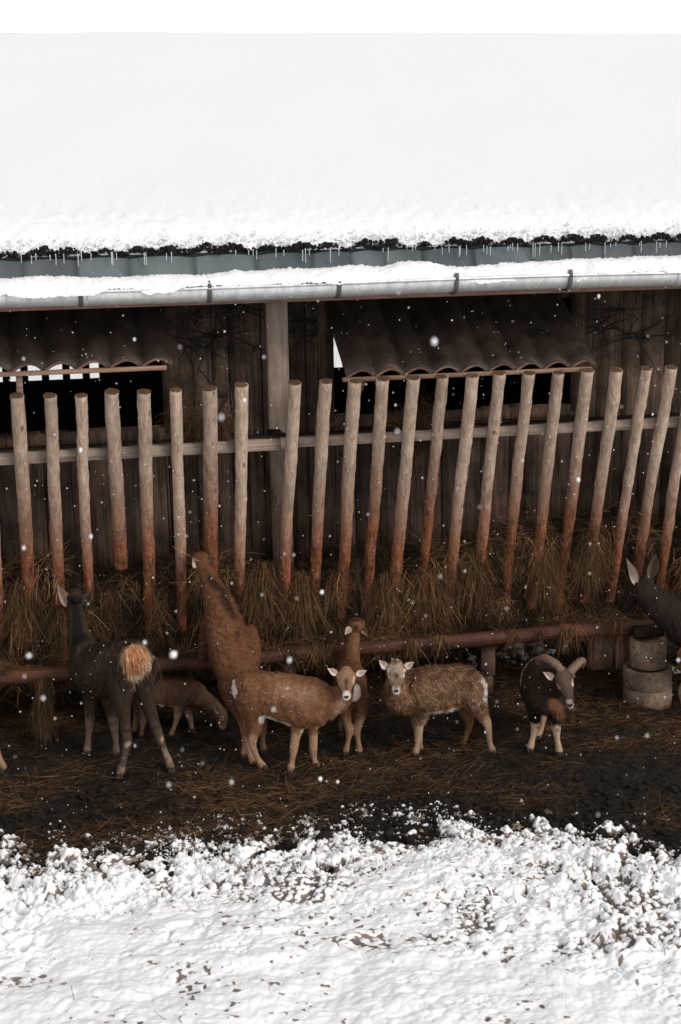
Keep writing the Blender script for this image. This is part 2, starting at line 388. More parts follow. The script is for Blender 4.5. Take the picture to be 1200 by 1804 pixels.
tag(obj('snow_crumbs', V, T, M_snow, smooth=True), 'loose white snow crumbs scattered along the thawing edge of the snow', 'snow', kind='stuff')

# ------------------------------------------------------------------ straw and hay strands
def strands(C, D, L, W, col, curl=.35, seg=4, sag=0.0):
    """ribbons: C start (n,3), D unit direction (n,3), L length, W width, col (n,3)"""
    n = len(C); D = D/np.linalg.norm(D, axis=1)[:, None]
    side = np.cross(D, rng.normal(size=(n, 3))); side /= np.linalg.norm(side, axis=1)[:, None]
    b = np.cross(D, side)
    t = np.linspace(0, 1, seg+1)[None, :, None]
    k1 = rng.normal(0, curl, (n, 1, 1)); k2 = rng.normal(0, curl*.6, (n, 1, 1))
    Lx = L[:, None, None]
    Pm = C[:, None]+D[:, None]*t*Lx+b[:, None]*(t*t*k1+np.sin(t*5)*k2*.3)*Lx
    Pm[..., 2] -= (t[..., 0]**2)*sag*L[:, None]
    wv = side[:, None]*W[:, None, None]*.5*(1-.5*t)
    V = np.stack([Pm-wv, Pm+wv], 2).reshape(-1, 3)
    base = (np.arange(n)*(seg+1)*2)[:, None]; k = (np.arange(seg)*2)[None]
    Q = np.stack([base+k, base+k+1, base+k+3, base+k+2], -1).reshape(-1, 4)
    return V, Q, np.repeat(col, (seg+1)*2, 0)
def straw_col(n, dark=1.0, green=.15):
    a = np.array([.36, .195, .085]); b = np.array([.045, .022, .009]); c = np.array([.13, .078, .034])
    t = rng.beta(.9, 3.2, (n, 1)); c0 = b+(a-b)*t; g = (rng.random((n, 1)) < green)
    return np.where(g, c*(.5+t), c0)*dark
# litter on the mud
n = 120000
cx = rng.uniform(-4.2, 4.2, n); cy = rng.uniform(-3.1, 2.6, n)
den = .30+.85*fbm(cx*1.1, cy*2.0, oc=5, seed=50, gain=.62)+np.clip((cy+1.9)*.22, -.5, .35)
for (hx, hy, hr, ha) in ((-1.35, -1.65, .45, .8), (-1.9, -1.3, .4, .35), (2.2, -1.1, .6, .35), (-.3, -1.5, .35, .3)):
    den += ha*np.exp(-((cx-hx)**2+((cy-hy)*2)**2)/hr**2)
keep = rng.random(n) < np.clip(den, .14, 1)*np.clip(1-(edge_y(cx)-cy-.1)*3, .02, 1)
cx, cy, den = cx[keep], cy[keep], den[keep]; n = len(cx)
a = rng.normal(0, .55, n)+np.where(rng.random(n) < .3, rng.uniform(-1.5, 1.5, n), 0)+(rng.random(n) < .5)*np.pi
D = np.stack([np.cos(a), np.sin(a), rng.normal(.03, .12, n)], -1)
cz = MUD(cx, cy)+.004+rng.exponential(.008, n)
col = straw_col(n, .85)*np.clip(.30+.80*den, .26, 1.35)[:, None]
V, Q, C = strands(np.stack([cx, cy, cz], -1), D, rng.uniform(.03, .19, n)**1.0, rng.uniform(.0018, .004, n), col, .55)
V[:, 2] = np.maximum(V[:, 2], MUD(V[:, 0], V[:, 1])-.002)
tag(obj('straw_litter', V, Q, M_straw, cols=C), 'trampled brown straw strewn over the dark muddy yard', 'straw', kind='stuff')
# wet snow lumps among the rubble past the end of the trough
n = 2600; cx = rng.uniform(1.35, 4.2, n); cy = rng.uniform(.15, 2.6, n); kp = (vnoise(cx*4, cy*4, seed=150)+.6*vnoise(cx*11, cy*11, seed=151) > .05) & ((cx > 2.62) | ((cx < 2.2) & (cy > .9)))
cx, cy = cx[kp], cy[kp]; r = np.exp(rng.normal(math.log(.014), .5, len(cx)))
V, T = blobs(np.stack([cx, cy, MUD(cx, cy)+r*.3], -1), r[:, None]*rng.uniform(.7, 1.5, (len(r), 3)), .3, .7)
tag(obj('snow_patch', V, T, M_snow, smooth=True), 'broken patches of old snow on the dark ground behind the concrete pipe rings', 'snow', kind='stuff')
# a few stems sticking out of the snow
n = 260; cx = rng.uniform(-3.6, 2.8, n); cy = edge_y(cx)-rng.exponential(.7, n)
D = np.stack([rng.normal(0, 1, n), rng.normal(0, .6, n), rng.uniform(.05, .5, n)], -1)
V, Q, C = strands(np.stack([cx, cy, snow_h(cx, cy)], -1), D, rng.uniform(.03, .13, n), rng.uniform(.0025, .004, n), straw_col(n, .6), .5)
tag(obj('straw_stems', V, Q, M_straw, cols=C), 'few thin straw stems and twigs poking out of the foreground snow', 'straw', kind='stuff')
# dirt clods at the snow edge
n = 5200; cx = rng.uniform(-4, 3.4, n); cy = edge_y(cx)+rng.normal(.05, .5, n); r = np.exp(rng.normal(math.log(.012), .45, n))
V, T = blobs(np.stack([cx, cy, MUD(cx, cy)+r*.1], -1), r)
tag(obj('mud_clods', V, T, M_soil), 'small dark mud clods between the straw and the snow', 'mud', kind='stuff')

# ------------------------------------------------------------------ the shed
shed = empty('feeding_shed', (0, .6, 0), 'long weathered board feeding shed with snowy roof, zinc gutter and two little brown awnings', 'shed')
WY = .58                                     # wall front face
def Xat(px, py, y): return P(px, py, y)[0]
# front wall boards, cut by two openings
OPL = (-9.0, Xat(287, 700, WY)); OPR = (Xat(585, 640, WY), Xat(1001, 690, WY))
zL = P(150, 758, WY)[2]; zR = P(650, 728, WY)[2]
mb = MB(); x = X0+.6
while x < 4.9:
    bw = rng.uniform(.13, .26); xa, xb = x+.003, min(x+bw-.003, 4.9); mid = (xa+xb)/2
    t = rng.uniform(.55, 1.25)*np.array([1, rng.uniform(.93, 1.03), rng.uniform(.88, 1.04)]); yy = WY+rng.uniform(-.012, .012)
    inL, inR = mid < OPL[1], OPR[0] < mid < OPR[1]
    if x < OPL[1] < x+bw: mb.box(OPL[1]+.003, x+bw-.003, yy, yy+.03, .8, 3.72, t, .002); xb = OPL[1]; inL = True
    zb = rng.uniform(.78, .84)
    if inL or inR:
        mb.box(xa, xb, yy, yy+.03, zb, (zL if inL else zR)+rng.uniform(-.02, .02), t, .003)
        mb.box(xa, xb, yy, yy+.03, 3.33, 3.72, t, .002)
    else: mb.box(xa, xb, yy, yy+.03, zb, 3.72, t, .003)
    x += bw
mb.build('front_wall', M_wall, shed)
# window frames boards beside openings
for k, (xx, dzt) in enumerate(((OPL[1], 0), (OPR[0]-.12, 0), (OPR[1], 0))):
    b = MB(); b.box(xx+.004, xx+.13, WY-.045, WY-.018, (zL if k == 0 else zR)-.06, 3.5, (.9, .85, .82), .003); b.build('opening_jamb', M_wall, shed)
b = MB(); b.box(OPR[0]-.1, OPR[1]+.12, WY-.044, WY-.016, zR-.10, zR-.004, (1.15, 1.05, 1)); b.build('opening_sill', M_wall, shed)
b = MB(); b.box(X0+.6, OPL[1]+.1, WY-.044, WY-.016, zL-.10, zL-.004, (1.0, .95, .9)); b.build('opening_sill', M_wall, shed)
# rear wall with light openings, ends, floor
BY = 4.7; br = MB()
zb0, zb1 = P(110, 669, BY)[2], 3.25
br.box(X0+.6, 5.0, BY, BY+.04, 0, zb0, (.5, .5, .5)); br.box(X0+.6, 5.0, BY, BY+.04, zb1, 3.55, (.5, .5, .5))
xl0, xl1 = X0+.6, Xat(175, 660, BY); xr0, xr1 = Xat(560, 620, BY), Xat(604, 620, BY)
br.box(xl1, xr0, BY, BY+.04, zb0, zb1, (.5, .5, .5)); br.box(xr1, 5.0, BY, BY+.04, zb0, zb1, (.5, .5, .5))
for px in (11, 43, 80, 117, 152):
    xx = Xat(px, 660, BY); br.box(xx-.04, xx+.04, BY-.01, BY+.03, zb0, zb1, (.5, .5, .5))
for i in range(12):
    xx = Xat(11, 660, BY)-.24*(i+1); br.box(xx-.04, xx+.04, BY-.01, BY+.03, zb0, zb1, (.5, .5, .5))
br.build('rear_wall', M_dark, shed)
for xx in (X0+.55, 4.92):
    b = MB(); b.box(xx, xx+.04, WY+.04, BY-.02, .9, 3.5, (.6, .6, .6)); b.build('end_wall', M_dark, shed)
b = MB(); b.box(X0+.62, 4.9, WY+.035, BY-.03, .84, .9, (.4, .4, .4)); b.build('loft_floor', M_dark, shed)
# posts
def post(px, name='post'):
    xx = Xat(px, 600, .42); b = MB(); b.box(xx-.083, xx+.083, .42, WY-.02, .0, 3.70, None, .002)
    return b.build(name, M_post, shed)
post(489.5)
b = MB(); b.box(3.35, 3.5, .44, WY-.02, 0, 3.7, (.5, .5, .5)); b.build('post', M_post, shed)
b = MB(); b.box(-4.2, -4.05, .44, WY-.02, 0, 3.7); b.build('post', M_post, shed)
# fascia board under the gutter + rafters
b = MB(); b.box(X0+.4, 5.1, -.33, -.29, 3.44, 3.60, (.8, .62, .55), .002); b.build('fascia_board', M_rail, shed)
for i in range(14):
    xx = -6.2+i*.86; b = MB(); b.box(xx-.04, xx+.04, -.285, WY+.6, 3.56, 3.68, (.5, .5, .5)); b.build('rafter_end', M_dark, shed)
# roof sheet: wavy, from the tile edge up to the ridge and down the rear
EY, EZ = -.37, 3.80; RY, RZ = 5.0, 5.72
wave = lambda x: .022*np.abs(np.sin(x*np.pi/.235))**1.4
xs = np.arange(X0+.4, 8.6, .0235); prof = [(EY, EZ), (RY, RZ), (BY+5.4, EZ)]
mb = MB(); n = len(xs)
for (ya, za), (yb, zb_) in zip(prof[:-1], prof[1:]):
    V = []
    for off in (0, -.03):
        for (yy, zz) in ((ya, za), (yb, zb_)): V.append(np.stack([xs, np.full(n, yy), zz+off+wave(xs)], -1))
    V = np.concatenate(V); g = grid(n, 2); e = np.arange(n-1)
    mb.add(V, np.concatenate([g, g+2*n, np.stack([e, e+1, e+1+2*n, e+2*n], -1), np.stack([e+n, e+1+n, e+1+3*n, e+3*n], -1)]), c=(.5, .5, .5))
mb.build('roof', M_sheet, shed, smooth=False)
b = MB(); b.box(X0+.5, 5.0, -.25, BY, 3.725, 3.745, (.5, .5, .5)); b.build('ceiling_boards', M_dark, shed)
# flashing sheets between tile edge and gutter, with raised laps
AT = np.array([0, -.385, 3.79]); AB = np.array([0, -.50, 3.50])
x = X0+.4; k = 0; rs = random.Random(3)
while x < 5.0:
    wd = rs.uniform(.22, .5); s = rs.uniform(.8, 1.15); off = .006*(k % 2)
    b = MB(); px = np.linspace(x, x+wd+.02, 9); top = 3.80+.018*np.sin(np.linspace(0, np.pi, 9))
    A = np.stack([px, np.full(9, AT[1]-off), top-.012], -1); Bq = np.stack([px, np.full(9, AB[1]-off), np.full(9, AB[2])], -1)
    V = np.concatenate([A, Bq, A+[0, .004, 0], Bq+[0, .004, 0]]); g = grid(9, 2)
    e = np.arange(8)
    b.add(V, np.concatenate([g, g+18, np.stack([e, e+1, e+19, e+18], -1), [(0, 9, 27, 18), (8, 17, 35, 26)]]), c=np.array([s, s*rs.uniform(.97, 1.02), s*rs.uniform(.97, 1.03)]))
    b.build('flashing_sheet', M_sheet, shed); x += wd; k += 1
# gutter: half round trough with rolled rim
GY, GZ, GR = -.60, 3.585, .102
b = MB(); th = np.linspace(np.pi*.0, -np.pi, 15); xs = np.arange(X0+.3, 5.3, .25); n = len(xs)
sag = .006*np.sin(xs*1.3)
V = np.stack([np.tile(xs, 15), np.repeat(GY-GR*np.cos(th), n), np.repeat(GZ+GR*np.sin(th), n)+np.tile(sag, 15)], -1)
V2 = V.copy(); V2[:, 1] = GY+(V[:, 1]-GY)*.97; V2[:, 2] = GZ+(V[:, 2]-GZ)*.97
g = grid(n, 15); b.add(V, g[:, ::-1]); b.add(V2, g); gut = b.build('gutter', M_zinc, shed, smooth=True)
b = MB(); V, Q, T = tube(np.stack([xs, np.full(n, GY-GR-.004), GZ+.004+sag, np.full(n, .013), np.full(n, .013)], -1), (0, 1, 0), 10, 1); b.add(V, Q, T)
b.build('gutter_rim', M_zinc, gut, smooth=True)
for px, py in ((143, 535), (370, 525), (598, 518), (805, 513), (1005, 508), (-90, 540), (1215, 500)):
    xx = Xat(px, py, GY-GR); a = np.linspace(.45, -np.pi*.75, 14)
    pts = np.stack([np.full(14, xx), GY-(GR+.008)*np.cos(a), GZ+(GR+.008)*np.sin(a), np.full(14, .017), np.full(14, .005)], -1)
    b = MB(); V, Q, T = tube(pts, (1, 0, 0), 8, 2); b.add(V, Q, T); V, Q, T = blobs(np.array([[xx, GY-GR-.012, GZ+.012]]), [.018], 0)[0], [], blobs(np.array([[0, 0, 0]]), [.018])[1]
    b.add(V, Q, T); b.build('bracket', M_brk, gut, smooth=True)
for px in (143, 1195):                      # soldered seams
    xx = Xat(px, 540, GY-GR); a = np.linspace(.0, -np.pi*.8, 14)
    b = MB(); V, Q, T = tube(np.stack([np.full(14, xx+.02), GY-(GR+.003)*np.cos(a), GZ+(GR+.003)*np.sin(a), np.full(14, .03), np.full(14, .004)], -1), (1, 0, 0), 8, 1); b.add(V, Q, T)
    b.build('gutter_joint', M_zinc, gut, smooth=True)
# awnings
def awning(x0, x1, ytop, ztop, ylow, zlow, battx, name_lbl, nw):
    aw = bpy.data.objects.new('awning', None); COL.objects.link(aw); aw.parent = shed; aw.location = (0, 0, 0); aw['label'] = name_lbl
    pw = (x1-x0)/nw
    xs = np.linspace(x0, x1, nw*12+1); u = ((xs-x0)/pw) % 1.0
    h = .066*np.clip(np.sin(u**1.25*np.pi), 0, 1)**.8+.012*(1-u)
    n = len(xs); sl = np.linspace(0, 1, 9); V = []
    for off in (0, -.012):
        for s_ in sl:
            V.append(np.stack([xs+.01*np.sin(s_*3+1)*0, np.full(n, ytop+(ylow-ytop)*s_), ztop+(zlow-ztop)*s_+h+off], -1))
    V = np.concatenate(V); g = grid(n, 9); m = 9*n; e = np.arange(n-1)
    shade = 1+.25*vnoise(V[:, 0]*8, V[:, 1]*3, seed=61)+.55*np.repeat(_hash(np.floor((xs-x0)/pw+.001).astype(int), xs.astype(int)*0, xs.astype(int)*0, 66)-.35, 1).reshape(1, -1).repeat(18, 0).ravel()
    b = MB(); b.add(V, np.concatenate([g, g[:, ::-1]+m, np.stack([e+8*n, e+1+8*n, e+1+8*n+m, e+8*n+m], -1)]), c=np.stack([shade]*3, -1))
    b.build('corrugated_sheet', M_awn, aw, smooth=False)
    b = MB()
    # scalloped lath fillers and batten at the lower edge
    b.bar((x0-.03, ylow+.0, zlow-.014), (x1-.05, ylow+.0, zlow-.014), (0, .025, 0), (0, 0, .016), (.75, .6, .52)); b.build('batten', M_rail, aw)
    for i in range(nw):
        xa = x0+pw*i; uu = np.linspace(0.02, .98, 9); hh = .064*np.sin(uu**1.25*np.pi)**.8+.012*(1-uu)
        T_ = np.stack([xa+uu*pw, np.full(9, ylow-.018), zlow-.0+hh-.004], -1); B_ = np.stack([xa+uu*pw, np.full(9, ylow-.018), zlow-.0+hh-.024], -1)
        B_[:, 2] = np.maximum(B_[:, 2]-.0, zlow-.012); V = np.concatenate([T_, B_, T_+[0, .03, 0], B_+[0, .03, 0]]); g = grid(9, 2); e = np.arange(8)
        b = MB(); b.add(V, np.concatenate([g, g+18, np.stack([e, e+1, e+19, e+18], -1), np.stack([e+9, e+10, e+28, e+27], -1)]), c=(.62, .48, .42)); b.build('wave_edge', M_rail, aw)
    for xx in battx:
        b = MB(); b.bar((xx, ylow+.06, zlow-.04), (xx-.03, WY-.03, zlow-.62), (.024, 0, 0), (0, .02, .02), (.8, .7, .65)); b.build('brace', M_rail, aw)
    return aw
AY = -.30
zA = P(800, 657, AY)[2]
awning(Xat(610, 660, AY), Xat(1052, 640, AY), WY-.04, zA+.50, AY, zA, (Xat(640, 660, AY),), 'brown wavy sheet awning over the right-hand opening', 9)
zA2 = P(150, 650, AY)[2]
awning(-4.6, Xat(305, 640, AY), WY-.04, zA2+.50, AY, zA2, (Xat(33, 655, AY),), 'brown wavy sheet awning over the left-hand opening', 14)

# ------------------------------------------------------------------ snow on roof and in gutter
nx_, ny_ = 900, 150
u = np.linspace(X0+.5, 8.5, nx_); s = np.concatenate([np.linspace(0, .06, 40)**1, np.linspace(.065, 1, ny_-40)])
gx, gs = np.meshgrid(u, s)
SL = (RZ-EZ)/(RY-EY)
edge = .012*fbm(u*5, u*0, oc=3, seed=71)+.010*billow(u*4.255, u*0+3, 1, seed=72)+.010*rng.normal(size=nx_)*.5
yy = EY-.02+edge[None]*np.exp(-gs*60)*1.5+(RY+.35-EY)*gs
thick = .17*(1-np.exp(-gs*(RY-EY)/.10))**.75+.010*fbm(gx*.8, gs*4, oc=2, seed=73)*np.clip(gs*30, 0, 1)+.008*fbm(gx*14, gs*70, oc=4, seed=74)*np.exp(-gs*9)
bot = EZ+SL*(yy-EY)+.035
zz = bot+np.maximum(thick, 0)+.016*rng.normal(size=gx.shape)*np.exp(-gs*120)
zz = np.minimum(zz, RZ+.24-.02*fbm(gx*.8, gs, oc=2, seed=75)-.25*np.clip(yy-RY, 0, 1))
gap = np.clip(fbm(u*8.5, u*0+9, oc=4, seed=77)+.1, 0, 1)*.05
zz[0] = EZ+.02+gap; zz[0] = np.minimum(zz[0], zz[1])
Vt = np.stack([gx, yy, zz], -1).reshape(-1, 3)
# front underside strip
vb = np.stack([u, np.full(nx_, EY+.25), EZ+SL*.25+.03+0*u], -1)
V = np.concatenate([Vt, vb]); F = [grid(nx_, ny_), np.stack([np.arange(nx_-1), np.arange(nx_-1)+len(Vt), np.arange(1, nx_)+len(Vt), np.arange(1, nx_)], -1)]
tag(obj('roof_snow', V, F, M_snow, smooth=True), 'thick smooth blanket of white snow covering the whole shed roof', 'snow')
# crumbly clumps along the snow edge
n = 2600; cx = rng.uniform(-5, 5, n); r = np.exp(rng.normal(math.log(.006), .4, n))
hgt = rng.beta(1.1, 3.2, n); cy = EY-.03+.05*hgt+rng.normal(0, .008, n); cz = EZ+.055+.14*hgt+.01*np.sin(cx*26.7)
kp = (vnoise(cx*13, cx*0, seed=81) < .25) | (hgt > .25)
V, T = blobs(np.stack([cx, cy, cz], -1)[kp], r[kp]*1.15); V[:, 2] += 0
tag(obj('snow_clumps', V, T, M_snow, smooth=True), 'crumbly lumps of snow along the ragged lower edge of the roof snow', 'snow', kind='stuff')
# dark moss and tile edge
n = 8200; cx = rng.uniform(-5, 5, n); den = .45+.9*vnoise(cx*4.255*1.0, cx*0, seed=82)+.5*np.abs(np.sin(cx*np.pi/.235))
kp = rng.random(n) < np.clip(den, .12, 1); cx = cx[kp]; den = den[kp]; n = len(cx)
cz = EZ+.018+rng.random(n)**1.4*(.012+.032*np.clip(den, 0, 1.2))+wave(cx)
V, T = blobs(np.stack([cx, EY-.045+rng.normal(0, .010, n), cz], -1), np.exp(rng.normal(math.log(.0075), .4, n)), .4)
obj('moss', V, T, M_moss, shed)['label'] = 'black moss along the wavy tile edge under the roof snow'
# gutter snow
u = np.arange(X0+.4, 5.2, .012); nu = len(u); th = np.linspace(0, np.pi, 26)
hh = .10+.028*fbm(u*.9, u*0+2, oc=3, seed=91)+.035*np.clip(fbm(u*2.2, u*0+5, oc=2, seed=92), 0, 1)+.012*np.clip(u*.4, -.5, 1.5)
frontd = .095+.018*fbm(u*3, u*0+7, oc=3, seed=93)+.014*np.clip(fbm(u*7, u*0+8, oc=2, seed=94), 0, 1)-.004*u
droop = .03*np.clip(fbm(u*3.5, u*0+11, oc=2, seed=95)+.1-u*.15, 0, 1)
cth, sth = np.cos(th)[:, None], np.sin(th)[:, None]
Yv = GY+.0+np.where(cth > 0, -cth*(frontd[None]+.02), -cth*.12)
Zv = GZ+.012-droop[None]*np.clip(cth, 0, 1)**2*1.3+hh[None]*np.abs(sth)**.75+.004*rng.normal(size=(26, nu))
Zv += .006*fbm(np.tile(u*14, (26, 1)), np.repeat(th[:, None]*5, nu, 1), oc=3, seed=96)
V = np.stack([np.tile(u, (26, 1)), Yv, Zv], -1).reshape(-1, 3)
tag(obj('gutter_snow', V, grid(nu, 26)[:, ::-1], M_snow, smooth=True), 'rounded ridge of snow heaped in the zinc gutter', 'snow')
# icicles
icx = [37,55,63,88,98,112,137,143,160,196,198,205,254,257,293,302,415,438,446,452,486,500,533,538,545,582,597,675,684,717,727,732,766,779,791,809,811,822,852,858,864,895,899,903,912,939,943,951,971,984,990,1032,1039,1066,1076,1085,1127,1130,1157,1163,1174]
proto = None
for i, px in enumerate(icx):
    t = P(px, 444-.021*px+rng.uniform(4, 9), -.445); L = rng.uniform(.02, .105); rr = rng.uniform(.003, .0048)
    b = MB(); pts = np.array([[0, 0, 0, rr, rr], [.001, 0, -L*.35, rr*.8, rr*.8], [0, .001, -L*.7, rr*.6, rr*.6], [0, 0, -L, rr*.3, rr*.3]]); pts[:, :3] += t
    V, Q, T = tube(pts, (1, 0, 0), 6, 2); b.add(V-t, Q, T); o = b.build('icicle', M_ice, smooth=True); o.location = t
    tag(o, 'thin pale icicle hanging from the dark roof edge over the grey flashing', 'icicle', 'icicles hanging from the roof edge')

# dead creeper stems clinging to the boards
vp = []
for (px, py, n_, L0) in ((335, 560, 9, .4), (380, 590, 10, .45), (420, 545, 8, .35), (345, 610, 6, .3), (540, 565, 9, .4), (575, 585, 8, .3), (1060, 575, 8, .3), (1120, 590, 9, .45), (1095, 545, 6, .4), (400, 700, 5, .3)):
    c0 = P(px, py, WY-.016)
    c = c0+rng.normal(0, 1, (n_*3, 3))*np.array([.035, .002, .02]); D = np.stack([rng.normal(0, 1, n_*3), rng.normal(0, .03, n_*3), rng.normal(0, .35, n_*3)], -1)
    vp.append(strands(c, D, rng.uniform(.1, L0, n_*3), rng.uniform(.004, .014, n_*3), np.tile([.012, .009, .008], (n_*3, 1)), .35, 6))
V = np.concatenate([p_[0] for p_ in vp]); off = np.cumsum([0]+[len(p_[0]) for p_ in vp[:-1]]); Q = np.concatenate([p_[1]+o for p_, o in zip(vp, off)])
V[:, 1] = np.clip(V[:, 1], WY-.05, WY-.014)
tag(obj('dry_creeper', V, Q, M_straw, cols=np.concatenate([p_[2] for p_ in vp])), 'black dried creeper stems clinging to the boards between and beside the awnings', 'creeper')
# ------------------------------------------------------------------ hay rack
rack = empty('hay_rack', (0, .1, 0), 'long hay rack of leaning peeled poles, grey above and red-brown below, over a log trough', 'hay rack')
slats = [(-28, 700, -2, 1120), (29, 697, 56, 1125), (87, 697, 110, 1110), (143, 697, 158, 1060), (198, 690, 214, 1000), (255, 690, 263, 1110), (310, 687, 320, 1110), (368, 684, 372, 1080), (424, 678, 423, 1110),
 (519, 674, 500, 1110), (575, 672, 552, 1090), (627, 671, 598, 1090), (675, 667, 642, 1090), (728, 665, 688, 1090), (778, 663, 740, 1080), (832, 661, 790, 1080), (881, 657, 839, 1070),
 (933, 657, 887, 1070), (985, 656, 934, 1070), (1035, 652, 980, 1080), (1085, 652, 1029, 1060), (1138, 649, 1075, 1060), (1183, 647, 1117, 1050), (1222, 645, 1158, 1050), (1268, 642, 1200, 1040)]
YT, YB = -.35, .34
SN = nrm((0, YT-YB, 2.08))
for i, (xt, yt, xb, yb) in enumerate(slats):
    A = P(xt, yt, YT)
    # bottom at plane of the rack: iterate for depth along the lean
    ty = YB
    for _ in range(6):
        Bp = P(xb, yb, ty); ty = YT+(A[2]-Bp[2])*(YB-YT)/2.08
    Bp = P(xb, yb, ty)
    rr = {143: .043, 198: .056, 368: .057}.get(xt, rng.uniform(.045, .053)); K = 7
    pts = []
    for k in range(K):
        t = k/(K-1); q = A+(Bp-A)*t; bend = rng.normal(0, .0028, 2)*(k not in (0,))
        pts.append([q[0]+bend[0]+.008*math.sin(t*3+i), q[1]+bend[1], q[2], rr*(1-.10*t)*rng.uniform(.94, 1.05), rr*(1-.10*t)])
    V, Q, T = tube(np.array(pts), (1, 0, 0), 16, 9, cap=False, wob=.0008)
    V = V+np.stack([rng.uniform(.001, .005)*vnoise(V[:, 0]*22+i*7, V[:, 2]*9, V[:, 1]*22, seed=130)+.003*vnoise(V[:, 0]*60, V[:, 2]*26+i, V[:, 1]*60, seed=131), .004*vnoise(V[:, 0]*30, V[:, 2]*12, V[:, 1]*30, seed=132), V[:, 2]*0], -1)
    b = MB(); b.add(V, Q, T); a_ = np.linspace(0, 2*np.pi, 16, endpoint=False); up_v = np.array([0, SN[1], SN[2]])
    capv = np.array([A+[math.cos(q)*rr*.97, 0, 0]+np.cross([1, 0, 0], up_v)*math.sin(q)*rr*.97+up_v*.003+rng.normal(0, .002, 3) for q in a_]+[A+up_v*.007])
    b.add(capv, [], np.stack([np.arange(16), (np.arange(16)+1) % 16, np.full(16, 16)], -1), c=(.30, .22, .17))
    o = b.build('slat', M_slat, rack, smooth=True)
    o.data.polygons.foreach_set('use_smooth', np.array([len(p.vertices) == 4 for p in o.data.polygons]))
for x in (-4.9, -4.65, -4.4, -4.15, -3.9, -3.65, -3.4, -3.15, -2.93, 3.3, 3.53, 3.77, 4.0, 4.25, 4.5):
    V, Q, T = tube(np.array([[x, YT, 2.83, .05, .05], [x+.01, -.05, 1.9, .049, .049], [x, YB, .75, .045, .045]]), (1, 0, 0), 12, 4, cap=False)
    b = MB(); b.add(V, Q, T); b.build('slat', M_slat, rack, smooth=True)
# rails
RZc = 2.335; RYc = YT+(2.83-RZc)*(YB-YT)/2.08+.10
up = SN; fw = nrm(np.cross(up, (1, 0, 0)))
xj = Xat(495, 780, RYc-.05)
for (xa, xb, dz) in ((-6.2, xj-.004, -.004), (xj+.004, 5.0, .004)):
    for q in range(1):
        b = MB(); b.box(xa, xb, RYc-.045, RYc+.035, RZc+dz-.045, RZc+dz+.042, None, .003); b.build('rail', M_rail, rack)
        b = MB(); b.box(xa, xb, RYc+.039, RYc+.26, RZc+dz+.0, RZc+dz+.03, (.55, .5, .45), .003); b.build('rail_ledge', M_wall, rack)
b = MB(); b.box(Xat(489, 780, .2)-.05, Xat(489, 780, .2)+.05, RYc+.055, .415, RZc-.05, RZc+.03, (.4, .35, .3)); b.build('rail_support', M_wall, rack)
# trough log, shelf, hanging boards
lz = .577; lx1 = Xat(1166, 1103, 0)
pts = [[x, rng.normal(0, .008), lz+rng.normal(0, .006), .062*rng.uniform(.92, 1.08), .064] for x in np.arange(-6, lx1, .5)]+[[lx1, 0, lz, .058, .06]]
V, Q, T = tube(np.array(pts), (0, 1, 0), 14, 4, cap=False, wob=.001); b = MB(); b.add(V, Q, T); b.build('trough_log', M_log, rack, smooth=True)
b = MB(); x = -6
while x < lx1:
    b.box(x, min(x+1.9, lx1), .055, .555, .515+rng.uniform(0, .012), .545, (.6, .6, .6)); x += 1.905
b.build('trough_shelf', M_dark, rack)
def brd(px0, px1, py0, py1, y, nm, m, c=(1, 1, 1), th=.03):
    A = P(px0, py0, y); Bq = P(px1, py1, y); b = MB(); b.box(A[0], Bq[0], y, y+th, Bq[2], A[2], c, .004); return b.build(nm, m, rack)
brd(1037, 1046, 1118, 1178, .10, 'hanging_board', M_wall, (1.5, 1.3, 1.2)); brd(1046, 1070, 1116, 1178, .11, 'hanging_board', M_wall, (1.9, 1.7, 1.6)); brd(1071, 1086, 1114, 1172, .12, 'hanging_board', M_wall, (1.3, 1.2, 1.1)); brd(1087, 1113, 1112, 1176, .08, 'hanging_board', M_wall, (1.9, 1.7, 1.6))
brd(849, 873, 1139, 1190, .09, 'hanging_board', M_wall, (1.6, 1.4, 1.3)); brd(852, 869, 1190, 1222, .10, 'support_post', M_wall, (1.1, 1, 1), .09)
brd(984, 1003, 1128, 1152, .15, 'hanging_board', M_wall, (.9, .8, .8))
for x in np.arange(-5.8, 2.3, .31):
    z1 = .36+rng.uniform(-.05, .03); b = MB()
    if x > 1.15: continue
    b.box(x, x+.295, .30, .33, z1, .515, np.array([.55, .5, .45])*rng.uniform(.7, 1.3), .003); b.build('skirt_board', M_wall, rack)
for px in (150, 520): brd(px, px+24, 1200, 1262, .34, 'support_post', M_dark, (.9, .8, .8), .12)

# concrete pipe support
pc = P(1140, 1243, -.386); pz = 0
pipe = empty('concrete_pipe_support', (2.5, -.2, 0), 'stack of stained round concrete pipe rings carrying the trough end at the right', 'pipe support')
def ring(cxx, cyy, r, z0, z1, name):
    zs = [z0, z0+.008, z1-.008, z1]; rs_ = [r-.006, r, r, r-.006]; seg = 40; V = []
    a = np.linspace(0, 2*np.pi, seg, endpoint=False)
    for z, q in zip(zs+[z1, z1-.03], rs_+[r-.035, r-.035]): V.append(np.stack([cxx+q*np.cos(a), cyy+q*np.sin(a), np.full(seg, z)], -1))
    V = np.concatenate(V); i = np.arange(5)[:, None]*seg; j = np.arange(seg)[None]
    Q = np.stack([i+j, i+(j+1) % seg, i+seg+(j+1) % seg, i+seg+j], -1).reshape(-1, 4); b = MB(); b.add(V, Q)
    V2 = V[-seg:]; b.add(np.vstack([V2, V2.mean(0)]), [], np.stack([np.arange(seg), (np.arange(seg)+1) % seg, np.full(seg, seg)], -1))
    return b.build(name, M_conc, pipe)
z1 = P(1140, 1222, -.386)[2]; z2 = P(1140, 1187, -.386)[2]
